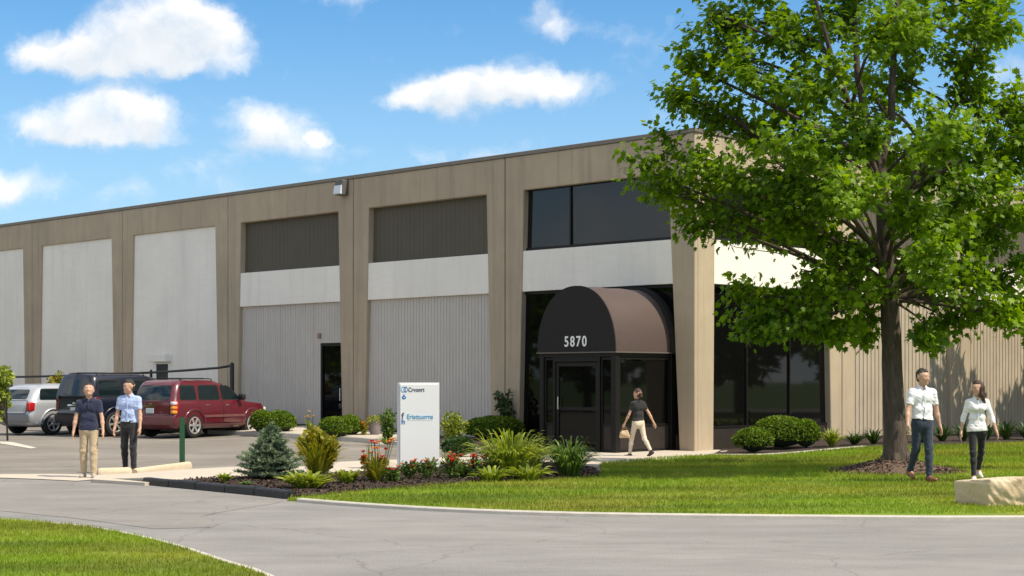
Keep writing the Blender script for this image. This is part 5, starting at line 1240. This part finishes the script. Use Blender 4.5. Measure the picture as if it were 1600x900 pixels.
    for x in (-wb/2, wb/2):
        for sg in (-1, 1):
            if first: w = w0; first = False
            else:
                w = w0.copy(); link(w); w.parent = t
                for ch in w0.children: c = ch.copy(); link(c); c.parent = w
            w.location = (x, sg * (WW[3] - .115), wr); w.rotation_euler = (0, .3 + x, 0 if sg < 0 else math.pi)
    return t
TH = math.atan2(.731, .682)
def park(px, wb, off=.80, rot=TH, dz=0.0):
    b = G(*px, dz); d = Vector((math.cos(rot), math.sin(rot), 0)); l = Vector((-d.y, d.x, 0)); c = b + d * (wb / 2) + l * off; return (c.x, c.y, b.z)
red_lv = [(.27,-2.22,2.20,.80),(.34,-2.34,2.30,.89),(.45,-2.42,2.37,.93),(.63,-2.43,2.41,.945),(.67,-2.41,2.41,.945),(.71,-2.36,2.41,.945),(.90,-2.35,2.38,.935),(.99,-2.34,2.27,.925),(1.035,-2.33,1.75,.905),(1.075,-2.325,1.18,.885),(1.11,-2.31,1.05,.868),(1.30,-2.24,.79,.83),(1.52,-2.13,.47,.775),(1.62,-2.06,.30,.735),(1.675,-1.99,.16,.68),(1.71,-1.85,-.02,.58),(1.73,-1.5,-.35,.38)]
red_lv = [(z, x0 * .935, x1 * .915, w) for z, x0, x1, w in red_lv]
rg = [[(-1.84,1.14),(-1.16,1.14),(-1.18,1.55),(-1.75,1.55)], [(-1.04,1.14),(-.13,1.14),(-.17,1.55),(-1.00,1.55)], [(-.02,1.14),(.84,1.14),(.32,1.53),(-.02,1.55)]]
K['tail_dk'] = mat('dark_red_lens', (.10,.010,.010), rough=.2, coat=.5)
TH = R(59)
car(park((299, 684), 2.62, .80, TH), TH, red_lv, 'maroon', 'maroon_low', 'maroon sport utility vehicle with amber tail lights, parked nearest the side door', 2.62, .37, rg, (.70,.62,1.13,1.56))
# the long navy one: taller, squarer
nv = [(z*1.10, x0*1.06 - (.0 if z < 1.1 else .0), x1*1.06, w*1.04) for z, x0, x1, w in red_lv]
nv = [(z, (x0 if z < 1.2 else -2.47 + (z-1.2)*.28), x1, w*(1 if z < 1.25 else 1.03)) for z, x0, x1, w in nv]
ng = [[(-2.10,1.25),(-1.28,1.25),(-1.30,1.70),(-2.06,1.70)], [(-1.10,1.25),(-.15,1.25),(-.18,1.70),(-1.06,1.70)], [(-.03,1.25),(.98,1.25),(.42,1.68),(-.03,1.70)]]
car(park((177, 681.5), 3.05, .84, R(53)), R(53), nv, 'navy', 'navy_low', 'large dark navy sport utility vehicle parked between the silver and maroon ones', 3.05, .39, ng, (.76,.68,1.24,1.72), lamps='red', taily=(.78,1.20), rc=.14, tailm='tail_dk')
sl = [(.27,-2.10,2.15,.78),(.34,-2.24,2.26,.87),(.45,-2.33,2.33,.91),(.60,-2.36,2.36,.93),(.66,-2.36,2.36,.93),(.72,-2.33,2.35,.93),(.90,-2.30,2.26,.925),(.98,-2.28,2.08,.915),(1.03,-2.26,1.65,.90),(1.07,-2.25,1.22,.88),(1.11,-2.23,1.08,.865),(1.26,-2.13,.84,.825),(1.42,-1.99,.56,.77),(1.50,-1.88,.38,.72),(1.555,-1.74,.20,.64),(1.59,-1.5,-.05,.50),(1.61,-1.1,-.45,.30)]
sg_ = [[(-1.84,1.11),(-.98,1.11),(-.96,1.28),(-1.02,1.43),(-1.74,1.43)], [(-.86,1.11),(-.08,1.11),(-.10,1.44),(-.84,1.44)], [(.03,1.11),(.90,1.11),(.40,1.42),(.03,1.44)]]
car(park((79, 679.3), 2.75, .78, R(55)), R(55), sl, 'silver', 'silver_low', 'silver rounded sport utility vehicle with red tail lights at the far left', 2.75, .355, sg_, (.66,.56,1.12,1.42), lamps='red', taily=(.74,1.03), rack=False, plate=False, rc=.24, spokes=5, flare=True)

# ------------------------------------------------------------ people
K['skin'] = mat('skin', (.50,.29,.195), (.56,.335,.23), 14, .55, .05, 60); K['lip'] = mat('lips', (.33,.10,.085), rough=.5); K['eye'] = mat('eye_dark', (.02,.015,.012), rough=.15); K['eyewhite'] = mat('eye_white', (.38,.33,.30), rough=.3)
K['hair_blk'] = mat('black_hair', (.012,.009,.008), (.03,.022,.018), 30, .5, .5, 90, stretch=(3,3,.6)); K['hair_br'] = mat('brown_hair', (.030,.012,.008), (.075,.03,.018), 26, .45, .5, 90, stretch=(3,3,.5)); K['hair_gr'] = mat('short_brown_hair', (.05,.035,.027), (.09,.065,.05), 30, .6, .4, 90)
def cloth(n, a, b=None, tiny=0.0): return mat(n, a, b or tuple(x * 1.18 for x in a), 9, .88, .6, 11, detail=4, sheen=.2)
K['navy_polo'] = cloth('navy_polo_cloth', (.010,.016,.045)); K['khaki'] = cloth('khaki_cloth', (.40,.31,.19), (.48,.38,.25)); K['ltblue'] = cloth('light_blue_shirt_cloth', (.37,.47,.72), (.43,.53,.77)); K['charcoal'] = cloth('charcoal_cloth', (.018,.018,.019))
K['whitesh'] = cloth('white_shirt_cloth', (.74,.74,.78), (.80,.80,.83)); K['jeans'] = cloth('dark_jeans_cloth', (.014,.024,.045), (.028,.042,.07)); K['blackcl'] = cloth('black_cloth', (.010,.010,.012)); K['cream'] = cloth('cream_cloth', (.56,.48,.38), (.64,.56,.45)); K['blouse'] = cloth('white_blouse_cloth', (.76,.75,.75), (.82,.81,.80))
K['belt'] = mat('black_belt', (.012,.011,.010), rough=.4); K['brownshoe'] = mat('brown_leather', (.20,.08,.035), (.26,.11,.05), 12, .4); K['sneaker'] = mat('grey_sneaker', (.34,.29,.26), (.45,.40,.36), 14, .7); K['whiteshoe'] = mat('white_sneaker', (.72,.66,.62), (.55,.20,.16), 8, .6, mid=.62, width=.1); K['darkshoe'] = mat('dark_shoe', (.03,.024,.022), rough=.4); K['bag'] = mat('tan_bag', (.46,.33,.19), (.54,.40,.25), 10, .6)

def person(loc, yaw, H, label, arms, legs, head=(0, 0), top='navy_polo', bot='khaki', shoe='sneaker', hair='hair_gr', hairstyle='short', sleeve=.62, woman=False, belt=True, tuck=True, hold=None, skinmul=1, open_collar=True, lean=0.0, buttons=False, group='people walking outside the building'):
    """local frame: faces -Y, own left is +X. arms/legs: (left, right) angles in degrees.
    arm = (forward swing, out, elbow bend, inward turn of forearm); leg = (forward swing, knee bend, out)"""
    S = H / 1.75; t = empty('person', loc, label, 'person', group, yaw); v = lambda x, y, z: np.array([x, y, z], float)
    wS = .155 if woman else .176; wH = .088; thin = .88 if woman else 1.0
    hz = .93
    # legs
    LG = []
    for sx, (sw, kb, out) in zip((1, -1), legs):
        hip = v(sx * wH, 0, hz); d1 = v(sx * math.sin(R(out)), -math.sin(R(sw)), -math.cos(R(sw))); d1 /= np.linalg.norm(d1); kn = hip + d1 * .435
        d2 = v(sx * math.sin(R(out)) * .4, -math.sin(R(sw - kb)), -math.cos(R(sw - kb))); d2 /= np.linalg.norm(d2); an = kn + d2 * .415; LG.append([hip, kn, an, d2, sw - kb, sx])
    low = []
    for L in LG:
        pit = max(0., -L[4] - 12) * .8                    # heel lifts when the shin leans far back
        L.append(pit); c, s_ = math.cos(R(pit)), math.sin(R(pit)); toe = L[2] + v(L[5] * .025, -.175 * c, -.055 - .175 * s_ * .9); heel = L[2] + v(0, .055, -.06 + .05 * s_)
        L += [toe, heel]; low.append(min(toe[2] - .025, heel[2] - .03))
    drop = -min(low); sh = v(0, 0, drop)
    for L in LG:
        for i in (0, 1, 2, 7, 8): L[i] = L[i] + sh
    hz += drop; ln = v(0, -lean, 0)
    Zb = lambda z: z - .93 + hz
    sho = [v(s_ * wS, .0, Zb(1.395)) + ln for s_ in (1, -1)]
    AR = []
    for sx, s0, (sw, out, eb, inn) in zip((1, -1), sho, arms):
        d1 = v(sx * math.sin(R(out)), -math.sin(R(sw)) * math.cos(R(out)), -math.cos(R(sw)) * math.cos(R(out))); el = s0 + d1 * .295
        d2 = v(sx * math.sin(R(out - inn)), -math.sin(R(sw + eb)) * math.cos(R(out - inn)), -math.cos(R(sw + eb)) * math.cos(R(out - inn))); wr = el + d2 * .255; AR.append((s0, el, wr, d1, d2, sx))
    sc = lambda pr: [(tuple(np.array(p[0]) * S), tuple(np.array(p[1]) * S), p[2] * S, p[3] * S) + ((p[4],) if len(p) > 4 else ()) for p in pr]
    # head in its own frame, then turned and nodded about the neck
    hy, hp = R(head[0]), R(head[1]); HS = 1.04; hc = v(0, -.018, Zb(1.630)) + ln; nb = v(0, .008, Zb(1.50)) + ln
    Rm = np.array(Matrix.Rotation(hy, 3, 'Z') @ Matrix.Rotation(hp, 3, 'X'))
    q = lambda x, y, z: hc + Rm @ (v(x, y, z) * HS)
    hd = [(q(0,.012,.035), q(0,.012,.035), .087, .087), (q(0,-.012,.03), q(0,.03,.03), .080, .083), (q(0,-.030,-.005), q(0,-.042,-.082), .066, .040), (q(.03,-.02,-.055), q(-.03,-.02,-.055), .043, .043),
          (q(0,-.086,.014), q(0,-.101,-.022), .009, .0125, {'k': .016}), (q(-.009,-.092,-.026), q(.009,-.092,-.026), .010, .010, {'k': .014}),
          (q(.034,-.078,.034), q(-.034,-.078,.034), .015, .015, {'k': .02}), (q(.042,-.062,-.02), q(.042,-.062,-.02), .022, .022, {'k': .03}), (q(-.042,-.062,-.02), q(-.042,-.062,-.02), .022, .022, {'k': .03}),
          (q(.030,-.103,.014), q(.036,-.100,.014), .010, .010, {'op': -1, 'k': .014}), (q(-.030,-.103,.014), q(-.036,-.100,.014), .010, .010, {'op': -1, 'k': .014}),
          (q(-.018,-.092,-.058), q(.018,-.092,-.058), .0085, .0085, {'k': .008}), (q(0,-.083,-.088), q(0,-.083,-.088), .020, .020, {'k': .02})]
    for s_ in (1, -1): hd += [(q(s_*.084,.012,.010), q(s_*.082,.010,-.022), .017, .012, {'k': .01})]
    hd = [(p[0], p[1], p[2] * HS, p[3] * HS) + tuple(p[4:]) for p in hd]
    neck = [(nb - v(0, -.01, .06), hc + Rm @ v(0, .012, -.05), .056 * thin, .052 * thin)]
    torso = [(v(-.07,.012,Zb(1.29)) + ln, v(.07,.012,Zb(1.29)) + ln, .075, .075, {'s': (1,.75,1)}), (nb - v(0,0,.05), sho[0] - v(.02,0,.0), .042, .042), (nb - v(0,0,.05), sho[1] + v(.02,0,0), .042, .042), (v(0,.008,Zb(1.0)), v(0,.012,Zb(1.25)) + ln, .07, .07, {'s': (1,.7,1)}), (v(-.04,0,Zb(.95)), v(.04,0,Zb(.95)), .075, .075, {'s': (1,.8,1)})]
    body = hd + neck + torso; hk = .010
    for (s0, el, wr, d1, d2, sx) in AR:
        a = .90 * thin
        body += [(s0, el, .050 * a, .039 * a), (el, el + d2 * .09, .040 * a, .041 * a), (el + d2 * .08, wr, .041 * a, .026 * a)]
        # hand: palm, four unequal curled fingers, thumb from the side of the palm
        n_in = v(-sx, 0, 0) - d2 * np.dot(v(-sx, 0, 0), d2); n_in /= np.linalg.norm(n_in); fw = np.cross(d2, n_in) * sx; fw = fw / np.linalg.norm(fw)
        if fw[1] > 0: fw = -fw
        pc = wr + d2 * .05; body += [(wr, wr + d2 * .03, .025 * a, .026 * a), (wr + d2 * .03 + fw * .018, wr + d2 * .088 + fw * .026, .017, .0145, {'k': .012}), (wr + d2 * .03, wr + d2 * .092, .017, .015, {'k': .012}), (wr + d2 * .03 - fw * .018, wr + d2 * .085 - fw * .026, .016, .014, {'k': .012})]
        grip = hold is not None and hold == sx
        for fi, (o_, L0) in enumerate(((.030,.070),(.010,.080),(-.010,.074),(-.029,.058))):
            b0 = wr + d2 * (.092 - abs(o_) * .18) + fw * o_; cv = (.9 if grip else .30) + .06 * fi
            p1 = b0 + (d2 * math.cos(cv * .5) + n_in * math.sin(cv * .5)) * L0 * .45; p2 = p1 + (d2 * math.cos(cv * 1.3) + n_in * math.sin(cv * 1.3)) * L0 * .32; p3 = p2 + (d2 * math.cos(cv * 2.1) + n_in * math.sin(cv * 2.1)) * L0 * .27
            body += [(b0, p1, .0092, .0086, {'k': .004}), (p1, p2, .0086, .008, {'k': .004}), (p2, p3, .008, .0066, {'k': .004})]
        b0 = wr + d2 * .028 + fw * .028; p1 = b0 + d2 * .034 + fw * .026 + n_in * .010; p2 = p1 + d2 * .034 + fw * .006 + n_in * .012; body += [(b0, p1, .0125, .0105, {'k': .008}), (p1, p2, .0105, .008, {'k': .004})]
    for L in LG: body += [(L[0], L[1], .065, .048), (L[1], L[2], .048, .034), (L[2], L[2] + v(0, -.05, -.04), .034, .032)]
    sdf_obj('body', sc(body), .0085 * S, 'skin', t, k=.022 * S)
    # face
    for s_ in (1, -1):
        e = q(s_ * .031, -.0845, .013)
        sdf_obj('eye', sc([(e, e, .0095, .0095)]), .004, 'eyewhite', t, k=.004); e2 = q(s_ * .031, -.0905, .013); sdf_obj('iris', sc([(e2, e2, .0066, .0066)]), .0025, 'eye', t, k=.003)
        sdf_obj('eyebrow', sc([(q(s_*.016,-.096,.036), q(s_*.046,-.084,.038),   .0042, .0034)]), .0025, hair, t, k=.003)
    sdf_obj('mouth', sc([(q(-.020,-.098,-.058), q(.020,-.098,-.058), .0055, .0055)]), .003, 'lip', t, k=.003)
    # hair
    hh = [(q(0,.020,.044), q(0,.020,.044), .0905, .0905), (q(0,.035,.0), q(0,.04,-.03), .078, .062), (q(0,-.022,.088), q(0,.02,.085), .058, .064), (q(.035,-.018,.086), q(-.035,-.018,.086), .030, .030)]
    cutters = [(q(0,-.125,-.028), q(0,-.115,.018), .080, .072, {'op': -1, 'k': .012}), (q(.11,-.05,-.03), q(.11,-.02,-.03), .052, .045, {'op': -1, 'k': .01}), (q(-.11,-.05,-.03), q(-.11,-.02,-.03), .052, .045, {'op': -1, 'k': .01})]
    if hairstyle == 'cropped': hh = [(q(0,.020,.040), q(0,.020,.040), .0905, .0905), (q(0,.035,.0), q(0,.04,-.02), .076, .062), (q(0,-.02,.075), q(0,.02,.08), .062, .066)]
    if hairstyle == 'long':
        cutters = cutters[:1]
        bk = hc + v(0, .06, 0); hh += [(q(0,.05,.03), q(.0,.075,-.10), .080, .075), (q(0,.06,-.08), v(.05,.055,Zb(1.38)) + ln, .075, .060), (v(.02,.075,Zb(1.44)) + ln, v(.04,.085,Zb(1.26)) + ln, .062, .030), (q(.075,.0,.02), q(.085,.0,-.12), .032, .036), (q(.085,.0,-.10), v(.135,-.02,Zb(1.34)) + ln, .036, .030), (v(.135,-.02,Zb(1.36)) + ln, v(.13,-.05,Zb(1.22)) + ln, .030, .014), (q(-.070,.02,.02), q(-.070,.03,-.13), .024, .026)]
    if hairstyle == 'bun': hh += [(q(0,.085,-.015), q(0,.095,-.05), .046, .044)]
    HN = RNG.uniform(0, 6)
    def hp_(Fd, g): x, y, z = g[..., 0] / S, g[..., 1] / S, g[..., 2] / S; return Fd + .0028 * S * np.sin(70*x + 25*z + HN) * np.sin(60*y - 30*z + 2*np.sin(40*x))
    sdf_obj('hair', sc([((p[0], p[1], p[2] * HS, p[3] * HS) + tuple(p[4:])) for p in hh + cutters]), .008 * S, hair, t, k=.02 * S, post=hp_)
    # shirt
    hem = Zb(.965 if tuck else .885); fl = .80
    tor = [(v(-.075,.008,Zb(1.31)) + ln, v(.075,.008,Zb(1.31)) + ln, .125 * thin, .125 * thin, {'s': (1,.80,1)}), (nb + v(.02,.004,-.062), sho[0] + v(-.012,.004,-.002), .062 * thin, .060 * thin), (nb + v(-.02,.004,-.062), sho[1] + v(.012,.004,-.002), .062 * thin, .060 * thin), (v(-.05,.005,Zb(1.12)) + ln * .4, v(.05,.005,Zb(1.12)) + ln * .4, (.118 if not woman else .098), (.118 if not woman else .098), {'s': (1,.90,1)}), (v(-.055,0,Zb(.97)), v(.055,0,Zb(.97)), .120 if not woman else .112, .120 if not woman else .112, {'s': (1,.86,1)}), (v(-.055,.004,Zb(.88)), v(.055,.004,Zb(.88)), .128, .128, {'s': (1,.86,1)}),
           (nb - v(0,-.004,.035), nb + v(0,.004,-.012), .068 * thin, .064 * thin, {'k': .03})]
    if woman: tor += [(v(.055,-.085,Zb(1.29)) + ln, v(.055,-.085,Zb(1.29)) + ln, .060, .060, {'k': .05}), (v(-.055,-.085,Zb(1.29)) + ln, v(-.055,-.085,Zb(1.29)) + ln, .060, .060, {'k': .05})]
    fr = sleeve
    for (s0, el, wr, d1, d2, sx) in AR:
        if fr <= 1: tor += [(s0, s0 + (el - s0) * (fr + .22), .056 * thin, .054 * thin, {'k': .055})]
        else: tor += [(s0, el, .060 * thin, .050 * thin, {'k': .035}), (el, el + (wr - el) * (fr - 1), .050 * thin, .043 * thin, {'k': .02})]
    SEED = RNG.uniform(0, 6)
    def shp(Fd, g):
        x, y, z = g[..., 0] / S, g[..., 1] / S, g[..., 2] / S
        ph = 3 * np.sin(7*x + 5*z + SEED) + 2 * np.sin(13*z - 6*y + SEED * 2); w = .0030 * np.sin(34*z + 14*x + ph) * np.sin(11*x - 5*z + 2*ph) + .0022 * np.sin(62*z - 25*x + 1.7*ph) * np.sin(9*z + 5*x + SEED) + .0016 * np.sin(95*z + 48*x - 2*ph)
        Fd = Fd + w * S; Fd = np.maximum(Fd, (hem + .012 * math.sin(SEED) * np.sin(9*x) - z) * S)
        nk = np.sqrt((x) ** 2 + ((y + .05 - nb[1]) * .9) ** 2)                                    # open neck
        if fr <= 1:
            for (s0, el, wr, d1, d2, sx) in AR:
                r = np.stack([x, y, z], -1) - (s0 + (el - s0) * fr); al = r @ d1; rd = np.sqrt(np.maximum((r * r).sum(-1) - al ** 2, 0)); Fd = np.where((rd < .10) & (al > -.03) & (al < .16), np.maximum(Fd, al * S), Fd)
        return np.maximum(Fd, (.050 - np.sqrt(x**2 + (y - nb[1] + .045) ** 2 * .8 + ((z - nb[2] - .02) * .55) ** 2)) * S) if open_collar else Fd
    shn = sdf_obj('blouse' if woman and top == 'blouse' else 'shirt', sc(tor), .0105 * S, top, t, k=.05 * S, post=shp)
    # collar
    cl = []
    for s_ in (1, -1): cl += [(nb + v(s_*.058,.0,.000), nb + v(s_*.030,-.062,-.034), .015, .013), (nb + v(s_*.030,-.062,-.034), nb + v(s_*.042,-.072,-.072), .013, .006), (nb + v(s_*.058,.0,.0), nb + v(0,.055,.012), .015, .015)]
    if top != 'blackcl': sdf_obj('collar', sc(cl), .007 * S, top, t, k=.012 * S)
    if buttons or top == 'navy_polo':
        sdf_obj('placket', sc([(v(0,-.108 - .0,Zb(1.40)) + ln, v(0,-.112,Zb(1.30 if top == 'navy_polo' else 1.02)) + ln * .5, .012, .012, {'s': (1,.5,1)})]), .006 * S, top, t, k=.01)
    # trousers
    cl_ = .004; tr = [(v(-.052,0,Zb(.955)), v(.052,0,Zb(.955)), .112, .112, {'s': (1,.86,1)}), (v(-.055,.012,Zb(.88)), v(.055,.012,Zb(.88)), .115, .115, {'s': (1,.95,1)})]
    sl = bot in ('khaki', 'jeans', 'charcoal')
    for L in LG:
        th, kn, cf, ak = (.088, .066, .060, .054) if sl else (.082, .055, .052, .040)
        if bot == 'khaki': th, kn, cf, ak = .092, .072, .066, .060
        tr += [(L[0] + v(0, .005, -.02), L[1], th, kn, {'k': .03}), (L[1], L[1] + (L[2] - L[1]) * .35, kn, cf, {'k': .03}), (L[1] + (L[2] - L[1]) * .35, L[1] + (L[2] - L[1]) * .95, cf, ak, {'k': .03})]
    wz = Zb(1.005 if tuck else .97)
    def trp(Fd, g):
        x, y, z = g[..., 0] / S, g[..., 1] / S, g[..., 2] / S; lowf = np.clip((hz - .2 - z) * 2, .35, 1.6)
        ph = 3 * np.sin(9*x + 4*z + SEED) + 2 * np.sin(11*z - 8*y + SEED * 2); kn = np.exp(-((z - hz + .43) / .09) ** 2) + np.exp(-((z - hz + .82) / .10) ** 2) + .25; w = kn * (.0020 * np.sin(58*z + 22*x + ph) + .0022 * np.sin(97*z - 30*x + 16*y - 1.5*ph)) + .0018 * np.sin(16*x + 7*z + ph)
        return np.maximum(Fd + w * S, (z - wz) * S)
    sdf_obj('trousers', sc(tr), .0105 * S, bot, t, k=.03 * S, post=trp)
    if belt:
        def bp(Fd, g): z = g[..., 2] / S; return np.maximum(Fd, (np.abs(z - (wz - .022)) - .018) * S)
        sdf_obj('belt', sc([(v(-.0505,0,Zb(.96)), v(.0505,0,Zb(.96)), .1195, .1195, {'s': (1,.865,1)}), (v(-.0505,0,Zb(1.0)), v(.0505,0,Zb(1.0)), .1195, .1195, {'s': (1,.865,1)})]), .009 * S, 'belt', t, k=.01, post=bp)
        sdf_obj('buckle', sc([(v(-.014,-.110,wz-.022), v(.014,-.110,wz-.022), .014, .014, {'s': (1,.6,1)})]), .006, 'steel', t, k=.004)
    for L in LG:
        toe, heel, pit = L[7], L[8], L[6]; an = L[2]
        sp = [(heel, heel + (toe - heel) * .35, .040, .036), (heel + (toe - heel) * .3, toe, .038, .032), (an + v(0,.01,-.005), heel + v(0,0,.01), .043, .040), (an + v(0,-.02,-.03), toe * .55 + heel * .45 + v(0,0,.012), .040, .036)]
        sdf_obj('shoe', sc(sp), .009 * S, shoe, t, k=.02 * S, post=lambda Fd, g: np.maximum(Fd, .001 - g[..., 2]))
    return t, [tuple(np.array(a[2]) * S) for a in AR], S
# leg = (forward swing, knee bend, out), arm = (swing, out, elbow bend, inward)
def stand(u, v, dz=0.0): b = G(u, v, dz); return (b.x, b.y, b.z)
person(stand(139, 746.5), R(6), 1.70, 'person in a navy polo shirt and beige trousers looking up, hands by the sides', ((4,13,16,6),(2,13,10,6)), ((9,8,1),(-3,5,2)), (4,-22), 'navy_polo', 'khaki', 'sneaker', 'hair_blk', 'short', .62, belt=False, tuck=False)
person(stand(202, 739.5), R(-8), 1.76, 'person in a light blue short sleeved shirt and charcoal trousers turned to the companion', ((6,10,10,5),(3,11,10,5)), ((8,10,2),(-5,6,3)), (-38,0), 'ltblue', 'charcoal', 'brownshoe', 'hair_blk', 'short', .66, buttons=True)
p3_, wr3, S3 = person(stand(997, 715.5), R(212), 1.66, 'person seen from behind in black top and cream trousers, walking past the glass vestibule', ((10,18,14,4),(-26,20,6,2)), ((20,8,0),(-20,22,0)), (18,0), 'blackcl', 'cream', 'darkshoe', 'hair_br', 'bun', .60, True, False, True, hold=1, open_collar=False)
person(stand(1441, 751.5, .06), R(10), 1.84, 'person in a white short sleeved shirt and dark jeans walking beside the maple trunk', ((-8,16,16,6),(8,17,18,6)), ((9,5,-1),(-8,24,-1)), (28,0), 'whitesh', 'jeans', 'brownshoe', 'hair_blk', 'cropped', .68, buttons=True)
person(stand(1527, 752, .05), R(-6), 1.66, 'person with long brown hair, white blouse and black trousers walking on the lawn', ((10,18,14,6),(-6,16,18,6)), ((-17,20,0),(14,6,0)), (-52,0), 'blouse', 'blackcl', 'whiteshoe', 'hair_br', 'long', 1.35, True, False, False, buttons=True)
# handbag carried in the left hand of the person at the vestibule
def handbag():
    M = Matrix.Translation(Vector(p3_.location)) @ Matrix.Rotation(p3_.rotation_euler.z, 4, 'Z'); w = M @ Vector(wr3[0]); h = w + Vector((0, 0, -.075))
    t = empty('handbag', tuple(h), 'tan and cream handbag carried by the person walking past the vestibule', 'handbag')
    def post(Fd, g):
        z = g[..., 2]; return np.maximum(Fd + .004 * np.sin(40*z + 25*g[..., 0]), np.abs(g[..., 1]) - .06 - .03 * np.clip(-z / .3, 0, 1))
    V, Fq = sdf_mesh([((-.05,0,-.11),(.05,0,-.11),.025,.025),((-.09,0,-.23),(.09,0,-.23),.042,.042),((-.07,0,-.17),(.07,0,-.17),.045,.045)], .009, .05, post)
    obj('bag_body', V, Fq, 'bag', t, True, local=True)
    MB().tube([(math.cos(a) * .06, 0, -.10 + math.sin(a) * .10) for a in np.linspace(0, math.pi, 12)], .008, 6).build('strap', 'brownshoe', t, True, True)
handbag()
